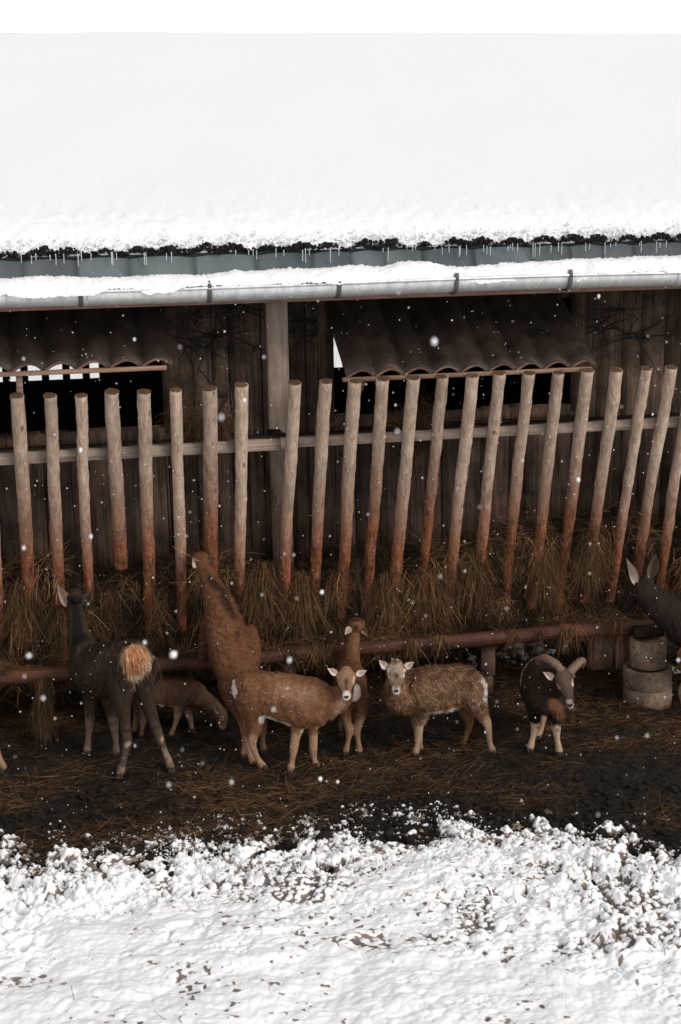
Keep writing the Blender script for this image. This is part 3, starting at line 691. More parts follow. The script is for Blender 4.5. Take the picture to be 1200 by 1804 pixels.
xc = (Xat(1101, 1215, -.2)+Xat(1180, 1215, -.2))/2; rr = (Xat(1180, 1215, -.2)-Xat(1101, 1215, -.2))/2
ring(xc, -.2, rr, -.05, z1, 'lower_ring'); ring(xc-.004, -.2, rr*.995, z1+.004, z2, 'middle_ring')
xc2 = (Xat(1112, 1150, -.2)+Xat(1172, 1150, -.2))/2; ring(xc2, -.19, (Xat(1172, 1150, -.2)-Xat(1112, 1150, -.2))/2, z2+.003, .525, 'upper_ring')
b = MB(); xq = Xat(1113, 1110, -.08); b.box(xq, Xat(1160, 1110, -.08), -.19, -.06, .527, .60, (.5, .36, .3), .004); b.build('trough_block', M_wall, rack)

# ------------------------------------------------------------------ hay in rack
def lean_y(z): return YT+(2.83-z)*(YB-YT)/2.08
u = np.linspace(-4.6, 4.2, 500); v = np.linspace(0, 1, 24); gu, gv = np.meshgrid(u, v)
def hay_top(x): return 1.24+.13*np.exp(-((x+1.9)/.55)**2)+.16*np.clip((x-.2)/1.0, 0, 1)+.11*fbm(x*2.1, x*0, oc=4, seed=101)
zt = hay_top(gu); z = .52+(zt-.52)*np.sin(gv*np.pi/2); yfront = lean_y(z)+.04
yf = yfront-.0+(.55-yfront)*np.clip(gv*1.25-.55, 0, 1)+.03*fbm(gu*7, gv*9, oc=3, seed=103)
V = np.stack([gu, yf, z+.03*fbm(gu*6, gv*8, oc=3, seed=104)], -1).reshape(-1, 3)
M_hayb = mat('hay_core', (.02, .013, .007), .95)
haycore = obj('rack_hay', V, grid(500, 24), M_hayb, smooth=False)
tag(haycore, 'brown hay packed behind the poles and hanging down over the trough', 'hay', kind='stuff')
def hay_set(n, x0, x1, zlo, zhi, front, dirf, Lr, dark, densf=None, curl=.35, ymode='lean'):
    cx = rng.uniform(x0, x1, n); t = rng.random(n)
    if densf is not None:
        kp = rng.random(n) < densf(cx, t); cx, t = cx[kp], t[kp]; n = len(cx)
    lo, hi = zlo(cx), zhi(cx); cz = lo+(hi-lo)*t
    cy = (lean_y(cz) if ymode == 'lean' else 0)+front(t, n)
    D = dirf(n, t); L = rng.uniform(*Lr, n)
    return strands(np.stack([cx, cy, cz], -1), D, L, rng.uniform(.0018, .0038, n), straw_col(n, dark, .18)*np.exp(rng.normal(0, .4, (n, 1)))*(np.clip(.75+1.3*vnoise(cx*7, cz*7, seed=140), .12, 1.9))[:, None], curl*rng.uniform(.4, 1.8), sag=.12)
parts_ = []
clump = lambda x, t: np.clip(.30+1.1*vnoise(x*5.5, x*0+t*1.2, seed=110)+.7*vnoise(x*16, t*3, seed=111), .02, 1)
down = lambda n, t: np.stack([rng.normal(0, .6, n), rng.normal(-.10, .22, n), np.full(n, -1.0)], -1)
mess = lambda n, t: np.stack([rng.normal(0, 1, n), rng.normal(-.2, .5, n), rng.normal(-.2, .8, n)], -1)
up_ = lambda n, t: np.stack([rng.normal(0, .8, n), rng.normal(-.15, .4, n), rng.normal(.35, .5, n)], -1)
for kk in range(4):
    cl_ = lambda x, t, kk=kk: np.clip(.18+1.1*vnoise(x*5.5+kk*.11, x*0+t*1.5+kk*.3, seed=110)+.8*vnoise(x*15+kk, t*3.5, seed=111), .02, 1)
    parts_.append(hay_set(8500, -3.6, 3.6, lambda x: .64+0*x, lambda x: hay_top(x)+.01, lambda t, n: rng.normal(-.03, .05, n), down, (.04, .28-.03*kk), (.7, 1.0, 1.3, 1.0)[kk], cl_, .42+.1*kk))
parts_.append(hay_set(16000, -3.6, 3.6, lambda x: .68+0*x, lambda x: hay_top(x)+.04, lambda t, n: rng.normal(-.0, .05, n), mess, (.06, .22), 1.0, clump, .5))
parts_.append(hay_set(5500, -3.6, 3.6, lambda x: hay_top(x)-.08, lambda x: hay_top(x)+.10, lambda t, n: rng.uniform(.0, .25, n), up_, (.05, .20), 1.0, None, .6))
# trough heap and wisps falling over the log
parts_.append(hay_set(14000, -3.6, 2.55, lambda x: .55+0*x, lambda x: .60+.08*vnoise(x*3, x*0, seed=120), lambda t, n: rng.uniform(-.02, .42, n), mess, (.07, .25), .9, lambda x, t: np.clip(.7+.6*vnoise(x*4, x*0, seed=121), .1, 1), .45, 'abs'))
ov = lambda x, t: np.clip(-.12+.9*vnoise(x*3.1+4.2, x*0, seed=122)+.7*vnoise(x*9, x*0, seed=123), 0, 1)
parts_.append(hay_set(10000, -3.4, 2.4, lambda x: .60+0*x, lambda x: .67+0*x, lambda t, n: rng.uniform(-.09, -.03, n), lambda n, t: np.stack([rng.normal(0, .5, n), rng.normal(-.25, .15, n), -np.ones(n)], -1), (.05, .22), 1.15, ov, .3, 'abs'))
# long wisps by the left deer, down to the floor
wx = P(75, 1200, -.08)[0]
n = 700; c = np.stack([rng.normal(wx, .035, n), rng.normal(-.08, .02, n), rng.uniform(.2, .6, n)], -1)
parts_.append(strands(c, np.stack([rng.normal(0, .12, n), rng.normal(0, .1, n), -np.ones(n)], -1), rng.uniform(.08, .25, n), rng.uniform(.002, .004, n), straw_col(n, 1.0, .3), .3))
for (px, py, n, sp) in ((40, 1075, 900, .05), (105, 1100, 500, .06), (470, 1040, 900, .07), (540, 1060, 900, .05), (770, 1060, 1100, .08), (850, 1010, 600, .06), (975, 1010, 900, .06), (1050, 990, 700, .06), (1180, 1060, 500, .06), (690, 1060, 900, .06)):
    c0 = P(px, py, .02); c = np.stack([rng.normal(c0[0], sp, n), rng.normal(.04, .03, n)+lean_y(c0[2])-.08, c0[2]+rng.uniform(-.12, .22, n)], -1)
    D = np.stack([rng.normal(0, .20, n)+(c[:, 0]-c0[0])*3, rng.normal(-.1, .08, n), -np.ones(n)], -1)
    parts_.append(strands(c, D, rng.uniform(.08, .34, n), rng.uniform(.002, .004, n), straw_col(n, 1.15, .25), .35))
V = np.concatenate([p[0] for p in parts_]); off = np.cumsum([0]+[len(p[0]) for p in parts_[:-1]])
Q = np.concatenate([p[1]+o for p, o in zip(parts_, off)]); C = np.concatenate([p[2] for p in parts_])
tag(obj('hanging_hay', V, Q, M_straw, cols=C), 'loose strands of brown hay hanging between and below the leaning poles', 'hay', kind='stuff')
# three tufts caught high on the rail
def tuft(px, py, Yp, n, spx, spz, label, dd=(-.2, -.1, -1)):
    c0 = P(px, py, Yp); c = c0+rng.normal(0, 1, (n, 3))*np.array([spx, .03, spz])
    D = rng.normal(0, .7, (n, 3))+np.array(dd); V, Q, C = strands(c, D, rng.uniform(.06, .26, n), rng.uniform(.0022, .004, n), straw_col(n, .95, .25), .5)
    tag(obj('hay_tuft', V, Q, M_straw, cols=C), label, 'hay', 'hay tufts caught on the rail')
tuft(335, 745, .12, 900, .07, .09, 'dark hay tuft on the rail just left of the thickest left-hand pole')
tuft(395, 750, .12, 700, .06, .08, 'dark hay tuft on the rail between the thick pole and the square post')
tuft(742, 745, .12, 1300, .06, .10, 'big hay tuft spilling over the rail under the right-hand awning', (-.1, -.15, -1))
tuft(700, 755, .16, 350, .06, .03, 'thin flat wisp of hay lying on the rail left of the big tuft', (-1, 0, .3))
tuft(850, 758, .12, 260, .03, .03, 'small dark hay clump at the rail under the awning centre')
# ------------------------------------------------------------------ ANIMALS
def remesh(name, parts, vox, smooth, matl, parent, cols_f, iters=3):
    b = MB()
    for V, Q, T in parts: b.add(V, Q, T)
    o = b.build('tmp', None, None, cols=False)
    m = o.modifiers.new('r', 'REMESH'); m.mode = 'VOXEL'; m.voxel_size = vox
    m = o.modifiers.new('s', 'SMOOTH'); m.factor = .5; m.iterations = iters
    dg = bpy.context.evaluated_depsgraph_get(); ev = o.evaluated_get(dg); me = ev.to_mesh()
    n = len(me.vertices); V = np.empty(n*3, np.float32); me.vertices.foreach_get('co', V); V = V.reshape(-1, 3).astype(float)
    Q = [tuple(p.vertices) for p in me.polygons]
    ev.to_mesh_clear(); bpy.data.objects.remove(o)
    Q4 = np.array([q for q in Q if len(q) == 4]).reshape(-1, 4); Q3 = np.array([q for q in Q if len(q) == 3]).reshape(-1, 3)
    return V, Q4, Q3
def capd(V, p0, p1):
    p0 = np.asarray(p0, float); p1 = np.asarray(p1, float); d = p1-p0; L = max(d@d, 1e-9)
    t = np.clip(((V-p0)@d)/L, 0, 1); return np.linalg.norm(V-(p0+t[:, None]*d), axis=1)
def leafear(base, tip, face, wid, cup=.5, mcol=(.2, .1, .06), icol=(.6, .5, .45), name='ear', parent=None, thick=.005, edge=None):
    base = np.array(base, float); tip = np.array(tip, float); ax = tip-base; L = np.linalg.norm(ax); ax /= L
    face = np.array(face, float); face -= ax*face.dot(ax); face = nrm(face); sd_ = np.cross(ax, face)
    nu, nv = 12, 9; uu = np.linspace(0, 1, nu); vv = np.linspace(-1, 1, nv)
    W = wid*.5*np.maximum(np.sin(np.pi*np.clip(uu*.93+.07, 0, 1)**.72), .06)
    V = []; 
    for off in (0, -thick):
        for i in range(nu):
            w_ = W[i]*(1 if off == 0 else 1.04)
            q = base+ax*uu[i]*L+sd_[None]*(vv[:, None]*w_)+face[None]*((vv**2)[:, None]*w_*cup*2-w_*cup+off)[:, :]
            V.append(q)
    V = np.concatenate(V); g = grid(nv, nu); m = nu*nv; e = np.arange(nu-1)*nv
    Q = np.concatenate([g, g[:, ::-1]+m, np.stack([e, e+m, e+nv+m, e+nv], -1), np.stack([e+nv-1, e+2*nv-1, e+2*nv-1+m, e+nv-1+m], -1)])
    edgew = np.abs(np.tile(vv, nu)); uw = np.repeat(uu, nv)
    dark = np.array([.06, .045, .04]); ic = np.array(icol)
    f = np.clip(1-edgew*1.7, 0, 1)*np.clip(np.sin(uw*np.pi), 0, 1)
    ci = ic*(1-.75*f[:, None])+dark*.75*f[:, None]
    ci = np.where((edgew > .9)[:, None], np.array(edge if edge is not None else mcol), ci)
    C = np.concatenate([ci, np.tile(np.array(mcol), (m, 1))])
    return obj(name, V, Q, M_hair, parent, C, smooth=True)
def ico2(c, r, sc=(1, 1, 1), ax=None):
    # subdivided sphere
    V = ICO_V.copy(); F = ICO_F
    for _ in range(2):
        mp = {}; V = list(map(tuple, V)); NF = []
        def mid(a, b):
            k = (min(a, b), max(a, b))
            if k not in mp:
                q = (np.array(V[a])+np.array(V[b])); q /= np.linalg.norm(q); mp[k] = len(V); V.append(tuple(q))
            return mp[k]
        for a, b_, c_ in F:
            x, y, z = mid(a, b_), mid(b_, c_), mid(c_, a); NF += [(a, x, z), (b_, y, x), (c_, z, y), (x, y, z)]
        V = np.array(V); F = np.array(NF)
    V = V*r*np.array(sc)
    if ax is not None: V = V@np.array(ax)
    return V+np.array(c), F
def leg(pts, y0, y1=None, rads=None):
    """pts: photo x, y, radius ; depth runs from y0 to y1"""
    y1 = y0 if y1 is None else y1; n = len(pts); out = []
    for i, p in enumerate(pts):
        t = i/(n-1); q = P(p[0], p[1], y0+(y1-y0)*t); rr_ = p[2]*(.88 if .0195 < p[2] < .0255 and i < n-1 else 1); out.append([*q, rr_, rr_*1.1])
    return out
def head_parts(c, F_, U_, s, kind='ewe'):
    """c = centre of the cranium at the eyes; returns tubes and frame"""
    F_ = nrm(F_); U_ = np.array(U_, float); U_ -= F_*F_.dot(U_); U_ = nrm(U_); Lh = np.cross(U_, F_)
    if kind == 'ewe':
        prof = [(-.072, -.004, .044, .040), (-.045, .004, .068, .054), (-.01, .004, .077, .057), (.025, .0, .074, .054), (.055, -.006, .060, .047), (.085, -.012, .047, .040), (.11, -.016, .040, .034), (.128, -.019, .035, .028), (.136, -.021, .026, .020)]
    elif kind == 'ram':
        prof = [(-.09, -.004, .042, .045), (-.05, .006, .064, .062), (-.01, .006, .066, .062), (.03, .002, .060, .058), (.07, -.004, .046, .050), (.11, -.012, .038, .042), (.145, -.018, .033, .035), (.165, -.022, .028, .027), (.174, -.024, .018, .018)]
    else:  # deer
        prof = [(-.10, -.01, .045, .055), (-.06, .0, .062, .066), (-.01, .004, .064, .064), (.05, .0, .055, .058), (.11, -.008, .042, .048), (.17, -.016, .035, .038), (.215, -.022, .033, .033), (.235, -.024, .024, .024)]
    T = [[*(c+F_*a*s+U_*b*s), w*s, h*s] for a, b, w, h in prof]
    Jw = [[*(c+F_*a*s+U_*b*s), w*s, h*s] for a, b, w, h in (((-.02, -.042, .046, .032), (.03, -.044, .042, .027), (.07, -.044, .032, .019), (.108, -.042, .026, .014), (.12, -.040, .018, .010)) if kind != 'deer' else ((-.03, -.045, .036, .030), (.05, -.048, .032, .026), (.13, -.046, .024, .018), (.20, -.044, .021, .013), (.215, -.042, .014, .010)))]
    return [tube(np.array(T), Lh, 18, 3), tube(np.array(Jw), Lh, 12, 3)], (c, F_, U_, Lh, s)
def hd(fr, a, l, u):
    c, F_, U_, Lh, s = fr; return c+(F_*a+Lh*l+U_*u)*s
def animal(name, label, cat, tubes, L, head, ears, base, paints, hooves, origin, fur, hornf=None, vox=.0085, hairn=9000, flow=(0, 0, -1), hairw=.0035, extra_paint=None, group=None, eyes=True, disp=None, mot=.17, amp=.0035):
    root = empty(name, origin, label, cat, group)
    parts = [tube(np.array(t), L, 18, 4) for t in tubes]
    fr = None
    if head: hp, fr = head_parts(*head); parts += hp
    V, Q4, Q3 = remesh('body', parts, vox, .5, M_fur, root, None)
    def norms(V):
        A, B_, D_ = V[Q4[:, 0]], V[Q4[:, 1]], V[Q4[:, 2]]; fn = np.cross(B_-A, D_-A); N_ = np.zeros_like(V)
        for k in range(4): np.add.at(N_, Q4[:, k], fn)
        return N_/(np.linalg.norm(N_, axis=1)[:, None]+1e-12)
    N_ = norms(V); mk = np.zeros(len(V))
    for p0, p1, r_, ln in fur[1:]: mk = np.maximum(mk, np.clip((r_-capd(V, p0, p1))/.05, 0, 1))
    V = V+N_*(mk*amp*fbm(V[:, 0]*28, V[:, 1]*28, V[:, 2]*16, oc=3, seed=6)*1.6)[:, None]
    if disp: V = V+N_*disp(V)[:, None]
    def colour(V):
        C = np.tile(np.array(base, float), (len(V), 1))
        C *= (1+.16*fbm(V[:, 0]*9, V[:, 1]*9, V[:, 2]*9, oc=3, seed=5))[:, None]
        ps = list(paints)+(extra_paint(fr) if extra_paint else [])
        C *= np.exp(mot*fbm(V[:, 0]*26, V[:, 1]*26, V[:, 2]*13, oc=3, seed=15))[:, None]
        for p0, p1, r, c, hard in ps:
            d = capd(V, p0, p1)+.010*vnoise(V[:, 0]*30, V[:, 1]*30, V[:, 2]*30, seed=8)
            w_ = np.clip((r-d)/max(r*hard, 1e-4), 0, 1); w_ = (w_*w_*(3-2*w_))[:, None]
            C = C*(1-w_)+np.array(c)*w_
        C = C*np.exp(.55*mot*fbm(V[:, 0]*34, V[:, 1]*34, V[:, 2]*18, oc=2, seed=25))[:, None]
        lum = C.mean(1)[:, None]; C = lum+(C-lum)*1.02; C = C*np.where(lum < .25, .80, .92)
        return np.clip(C, .004, .9)
    Cc = colour(V)
    F = [Q4] + ([Q3] if len(Q3) else [])
    body = obj('body', V, F, M_fur, root, Cc, smooth=True)
    # coat hairs
    tri = Q4[:, :3]; A, B_, D_ = V[Q4[:, 0]], V[Q4[:, 1]], V[Q4[:, 2]]
    nn = np.cross(B_-A, D_-A); ar = np.linalg.norm(nn, axis=1); nn /= ar[:, None]+1e-12
    i = rng.choice(len(Q4), hairn, p=ar/ar.sum()); r1, r2 = rng.random((2, hairn, 1))
    c = A[i]+(B_[i]-A[i])*r1+(V[Q4[i, 3]]-A[i])*r2; n_ = nn[i]
    fl = np.array(flow, float)[None]+rng.normal(0, .22, (hairn, 3)); fl -= n_*(fl*n_).sum(1)[:, None]; fl /= np.linalg.norm(fl, axis=1)[:, None]+1e-9
    Lf = np.full(hairn, fur[0], float)
    for p0, p1, r, ln in fur[1:]:
        d = capd(c, p0, p1); Lf = np.where(d < r, ln, Lf)
    Lf *= rng.uniform(.6, 1.3, hairn)
    up = rng.uniform(.18, .60, hairn)[:, None]
    D = fl+n_*up; D /= np.linalg.norm(D, axis=1)[:, None]
    sd_ = np.cross(D, n_); sd_ /= np.linalg.norm(sd_, axis=1)[:, None]+1e-9
    wv = sd_*(hairw*rng.uniform(.6, 1.2, hairn)*np.clip(Lf/.02, .45, 1.2))[:, None]*.5
    base_ = c-n_*.001
    mid_ = base_+D*Lf[:, None]*.55; tipp = base_+(D*.9-n_*.12)*Lf[:, None]+np.array([0, 0, -1])*Lf[:, None]*.08
    HV = np.stack([base_-wv, base_+wv, mid_+wv*.8, mid_-wv*.8, tipp], 1).reshape(-1, 3); k = (np.arange(hairn)*5)[:, None]
    hc = colour(c)*np.clip(np.exp(rng.normal(-.08, .42, (hairn, 1))), .3, 2.2)
    obj('coat', HV, [k+np.array([[0, 1, 2, 3]]), k+np.array([[3, 2, 4]])], M_hair, root, np.repeat(hc, 5, 0))
    # ears, eyes, nose, hooves
    for e in ears: leafear(*e[0], parent=root, **e[1])
    if fr is not None:
        if eyes:
            s = fr[4]; k_ = {'ewe': (.010, .066, .022, .0135), 'ram': (.008, .057, .022, .0125), 'deer': (.035, .053, .024, .014)}[head[4]]
            for sg in (-1, 1):
                V_, F_ = ico2(hd(fr, k_[0], sg*k_[1], k_[2]), k_[3]*s, (1, 1, 1)); obj('eye', V_, F_, M_eye, root, smooth=True)
        tipx = {'ewe': .124, 'ram': .158, 'deer': .228}[head[4]]
        c0, F1, U1, L1, s = fr
        ax = np.stack([L1, F1, U1])
        b = MB(); V_, F_ = ico2((0, 0, 0), 1, (.023*s, .013*s, .017*s)); V_[:, 0] *= np.clip(.62+V_[:, 2]/(.017*s)*.55, .18, 1.3)
        b.add(V_@ax+hd(fr, tipx+.004, 0, -.002), [], F_)
        b.build('nose', M_nose, root, smooth=True, cols=False)
    for h in hooves:
        q = np.array(h[:3]); d = nrm([h[3], h[4], 0]); sdv = np.array([-d[1], d[0], 0]); hs = h[5] if len(h) > 5 else 1
        b = MB()
        for sg in (-1, 1):
            o_ = q+sdv*.012*sg*hs
            V_ = [o_+d*(.030)*hs-[0, 0, .0]+sdv*.0, o_-d*.022*hs+sdv*.011*hs, o_-d*.022*hs-sdv*.011*hs, o_+d*.012*hs+sdv*.013*hs, o_+d*.012*hs-sdv*.013*hs]
            V_ = np.array(V_); T_ = V_.copy(); T_[:, 2] += .030*hs; T_ = q+sdv*.009*sg*hs+(T_-q-sdv*.009*sg*hs)*np.array([.62, .62, 1]); T_[0, 2] -= .008*hs
            V_[:, 2] -= .004
            idx = [1, 3, 0, 4, 2]; Vb = V_[idx]; Tb = T_[idx]; VV = np.vstack([Vb, Tb, Vb.mean(0), Tb.mean(0)])
            j = np.arange(5); b.add(VV, np.stack([j, (j+1) % 5, (j+1) % 5+5, j+5], -1), np.concatenate([np.stack([(j+1) % 5, j, np.full(5, 10)], -1), np.stack([j+5, (j+1) % 5+5, np.full(5, 11)], -1)]))
        b.build('hoof', M_hoof, root, cols=False)
    if hornf: hornf(fr, root)
    return root, fr
TC = lambda p: nrm(CAM-np.array(p))     # horizontal direction toward where the person stood
def toc(p, down):
    d = TC(p); d[2] = 0; d = nrm(d); return nrm(d*math.cos(down)+np.array([0, 0, -1])*math.sin(down))
def upf(p): return nrm(TC(p)*1+np.array([0, 0, .3]))
BR = (.24, .115, .058); BRL = (.34, .19, .11); TAN = (.46, .29, .19); WHT = (.72, .64, .57); DK = (.035, .022, .016); LEGC = (.38, .235, .15)
def legpaint(L_, r0=.07, c=LEGC, i0=2, hard=.5):
    return [(L_[k][:3], L_[k+1][:3], r0, c, hard) for k in range(i0, len(L_)-1)]
def facepaint(fr, top, stripe=DK, muzzle=WHT, ring=(.50, .38, .30)):
    return [(hd(fr, -.05, 0, .05), hd(fr, .02, 0, .055), .085, top, .6), (hd(fr, .06, .04, .0), hd(fr, .06, -.04, .0), .055, top, .8),
            (hd(fr, .03, 0, .055), hd(fr, .075, 0, .045), .030, (.10, .06, .045), .9),
            (hd(fr, -.015, .058, .036), hd(fr, .03, .050, .034), .016, ring, .8), (hd(fr, -.015, -.058, .036), hd(fr, .03, -.050, .034), .016, ring, .8),
            (hd(fr, .035, .072, .018), hd(fr, .100, .046, .002), .0175, stripe, .4), (hd(fr, .035, -.072, .018), hd(fr, .100, -.046, .002), .0175, stripe, .4),
            (hd(fr, .120, 0, .01), hd(fr, .140, 0, -.02), .040, muzzle, .45), (hd(fr, .07, 0, -.058), hd(fr, .12, 0, -.050), .030, muzzle, .5)]
def ewe_ears(fr, base, tl, tr, bl, br, y, wid=.052, mcol=BRL, icol=(.66, .57, .51)):
    face = TC(fr[0])
    return [((P(*bl, y), P(*tl, y), face, wid), dict(mcol=mcol, icol=icol)), ((P(*br, y), P(*tr, y), face, wid), dict(mcol=mcol, icol=icol))]
def frame_only(c, F_, U_, s): 
    return head_parts(np.array(c), F_, U_, s, 'ewe')[1]

# ---- ewe standing in front, facing the camera with its head (centre)
def HO(px, py, dx=1, dy=0, s=1): return (*G(px, py), dx, dy, s)
def ewe_front():
    y = lambda px: -.82-.26*(px-415)/175
    T = lambda px, py, rw, rh: [*P(px, py, y(px)), rw, rh]
    trunk = [T(421, 1217, .06, .10), T(432, 1216, .10, .14), T(455, 1220, .135, .166), T(490, 1226, .155, .180), T(530, 1236, .158, .198), T(560, 1238, .138, .182), T(580, 1238, .10, .130)]
    hip = [[*P(436, 1204, -.90), .06, .06], [*P(447, 1216, -.93), .085, .10], [*P(452, 1240, -.94), .075, .09], [*P(452, 1258, -.94), .05, .06]]
    sho = [[*P(556, 1204, -1.02), .05, .06], [*P(548, 1224, -1.08), .07, .085], [*P(538, 1246, -1.07), .06, .07], [*P(530, 1262, -1.04), .045, .05]]
    neck = [T(555, 1228, .11, .14), [*P(580, 1236, -1.08), .095, .115], [*P(598, 1232, -1.10), .08, .092], [*P(606, 1218, -1.12), .064, .075], [*P(609, 1205, -1.14), .052, .055]]
    lf = leg([(532, 1246, .075), (527, 1272, .052), (521, 1298, .034), (518, 1318, .030), (515, 1340, .0215), (513, 1350, .027), (513, 1356, .024)], -.99, -1.02)
    lf2 = leg([(550, 1246, .07), (550, 1276, .045), (552, 1302, .032), (552, 1318, .029), (554, 1338, .021), (557, 1346, .027), (559, 1349, .024)], -.93, -.98)
    lh = leg([(447, 1228, .12), (450, 1254, .088), (452, 1274, .058), (446, 1297, .038), (445, 1312, .027), (454, 1336, .022), (462, 1348, .027), (465, 1352, .024)], -.90, -.91)
    lh2 = leg([(440, 1232, .10), (441, 1262, .065), (437, 1288, .04), (436, 1302, .028), (440, 1326, .022), (445, 1340, .026), (447, 1344, .023)], -.78, -.81)
    c = P(610, 1198, -1.22); F_ = toc(c, math.radians(54)); U_ = upf(c)
    fr0 = frame_only(c, F_, U_, 1.0)
    E_ = ewe_ears(fr0, None, (577, 1177), (646, 1181), (594, 1188), (628, 1189), -1.20)
    pt = [(P(466, 1270, -1.0), P(508, 1284, -1.05), .055, WHT, .4), (P(535, 1286, -1.02), P(580, 1282, -1.1), .045, (.6, .48, .38), .6),
          (P(407, 1202, -.84), P(411, 1222, -.86), .052, WHT, .35), (P(412, 1222, -.84), P(421, 1248, -.88), .030, WHT, .5),
          (P(500, 1215, -1.05), P(545, 1225, -1.15), .11, (.34, .185, .11), .9), (P(470, 1183, -.85), P(590, 1196, -1.0), .05, (.12, .055, .028), .8),
          (P(605, 1235, -1.2), P(590, 1262, -1.15), .06, (.34, .2, .12), .7)]
    for l in (lf, lf2): pt += legpaint(l, .075, LEGC, 2)
    for l in (lh, lh2): pt += legpaint(l, .06, LEGC, 3)
    pt += [(lf[0][:3], lf[1][:3], .03, (.12, .06, .035), .9)]
    tr0, tr1 = trunk[1][:3], trunk[5][:3]
    return animal('mouflon_ewe', 'smooth brown mouflon ewe in the middle looking out, white ears and white rump edge', 'sheep',
        [trunk, neck, hip, sho, lf, lf2, lh, lh2], (.35, .94, 0), (c, F_, U_, 1.0, 'ewe'), E_, (.235, .108, .055), pt,
        [HO(513, 1358, .2, -1), HO(559, 1351, .6, -.6), HO(467, 1354, .6, -.6), HO(449, 1346, .6, -.6)], (*G(487, 1352)[:2], 0),
        (.009, (tr0, tr1, .24, .020), (neck[0][:3], neck[3][:3], .13, .018)), flow=(-.6, .2, -.6), extra_paint=lambda fr: facepaint(fr, (.33, .19, .11)), hairn=26000, hairw=.0028)
ewe_front()
# ---- shaggy ewe right of it
def ewe_shaggy():
    T = lambda px, py, rw, rh, yy: [*P(px, py, yy), rw, rh]
    sho = [T(742, 1192, .05, .06, -1.04), T(742, 1215, .07, .085, -1.09), T(743, 1238, .06, .07, -1.06), T(742, 1254, .045, .05, -1.0)]
    hip = [T(832, 1192, .06, .06, -1.06), T(828, 1210, .08, .09, -1.09), T(832, 1232, .075, .08, -1.08), T(838, 1246, .05, .06, -1.05)]
    trunk = [T(846, 1200, .045, .06, -1.0), T(838, 1206, .10, .13, -1.0), T(815, 1208, .135, .165, -.99), T(785, 1212, .155, .178, -.98), T(755, 1215, .16, .182, -.98), T(733, 1218, .145, .165, -.98), T(714, 1226, .115, .13, -1.0)]
    neck = [T(722, 1224, .12, .13, -.99), T(706, 1230, .10, .115, -1.02), T(698, 1220, .085, .095, -1.05), T(696, 1203, .068, .075, -1.08), T(697, 1192, .052, .055, -1.11)]
    lf = leg([(742, 1236, .08), (741, 1258, .05), (738, 1280, .034), (737, 1294, .030), (735, 1312, .0215), (733, 1323, .027), (732, 1328, .023)], -.97, -.94)
    lf2 = leg([(735, 1236, .07), (733, 1262, .043), (736, 1284, .031), (738, 1298, .028), (740, 1312, .021), (741, 1318, .022)], -.88, -.86)
    lh = leg([(830, 1218, .11), (838, 1240, .08), (848, 1258, .052), (857, 1272, .036), (860, 1284, .027), (863, 1308, .022), (867, 1321, .026), (868, 1326, .023)], -1.04, -1.07)
    lh2 = leg([(815, 1225, .10), (820, 1248, .06), (826, 1266, .04), (827, 1277, .028), (821, 1298, .021), (815, 1311, .025), (813, 1315, .022)], -.9, -.88)
    c = P(698, 1186, -1.19); F_ = toc(c, math.radians(56)); U_ = upf(c); fr0 = frame_only(c, F_, U_, 1.04)
    E_ = ewe_ears(fr0, None, (668, 1163), (729, 1166), (682, 1177), (714, 1177), -1.17, .058)
    pt = [(P(712, 1262, -1.1), P(730, 1258, -1.1), .035, WHT, .5), (P(750, 1262, -1.1), P(800, 1252, -1.1), .040, WHT, .4),
          (P(848, 1190, -1.05), P(850, 1225, -1.1), .045, WHT, .5), (P(738, 1185, -1.12), P(738, 1185, -1.12), .045, (.46, .38, .31), .8),
          (P(695, 1232, -1.2), P(700, 1250, -1.15), .07, (.40, .26, .17), .7), (P(760, 1172, -.95), P(825, 1170, -.95), .06, (.10, .055, .033), .9)]
    for k in range(46):
        px, py = rng.uniform(728, 845), rng.uniform(1172, 1250); q = P(px, py, -1.15); q2 = q+np.array([rng.normal(0, .012), 0, -rng.uniform(.02, .05)])
        pt.append((q, q2, rng.uniform(.015, .03), [(.09, .045, .026), (.36, .21, .12), (.42, .28, .19)][k % 3], .9))
    for l in (lf, lf2): pt += legpaint(l, .06, (.42, .27, .18), 1)
    pt += legpaint(lh, .055, (.40, .25, .16), 2)+legpaint(lh2, .05, (.24, .12, .06), 2)
    return animal('mouflon_ewe', 'shaggy mottled brown ewe standing alone with pale grey face and white belly', 'sheep',
        [trunk, neck, sho, hip, lf, lf2, lh, lh2], (0, 1, 0), (c, F_, U_, 1.04, 'ewe'), E_, (.22, .118, .064), pt,
        [HO(732, 1330, -.3, -1), HO(741, 1320, -.3, -1), HO(868, 1329, -.2, -1), HO(813, 1317, -.7, -.7)], (*G(790, 1328)[:2], 0),
        (.010, (trunk[0][:3], trunk[6][:3], .24, .038), (neck[0][:3], neck[2][:3], .13, .030)), flow=(.5, -.1, -.8), hairn=34000, hairw=.0045, mot=.34,
        extra_paint=lambda fr: facepaint(fr, (.36, .27, .20), ring=(.66, .58, .5))+[(hd(fr, -.075, 0, .03), hd(fr, -.075, 0, .05), .04, (.14, .09, .06), .8), (hd(fr, .06, 0, .045), hd(fr, .11, 0, .02), .026, (.30, .20, .15), .8)])
ewe_shaggy()
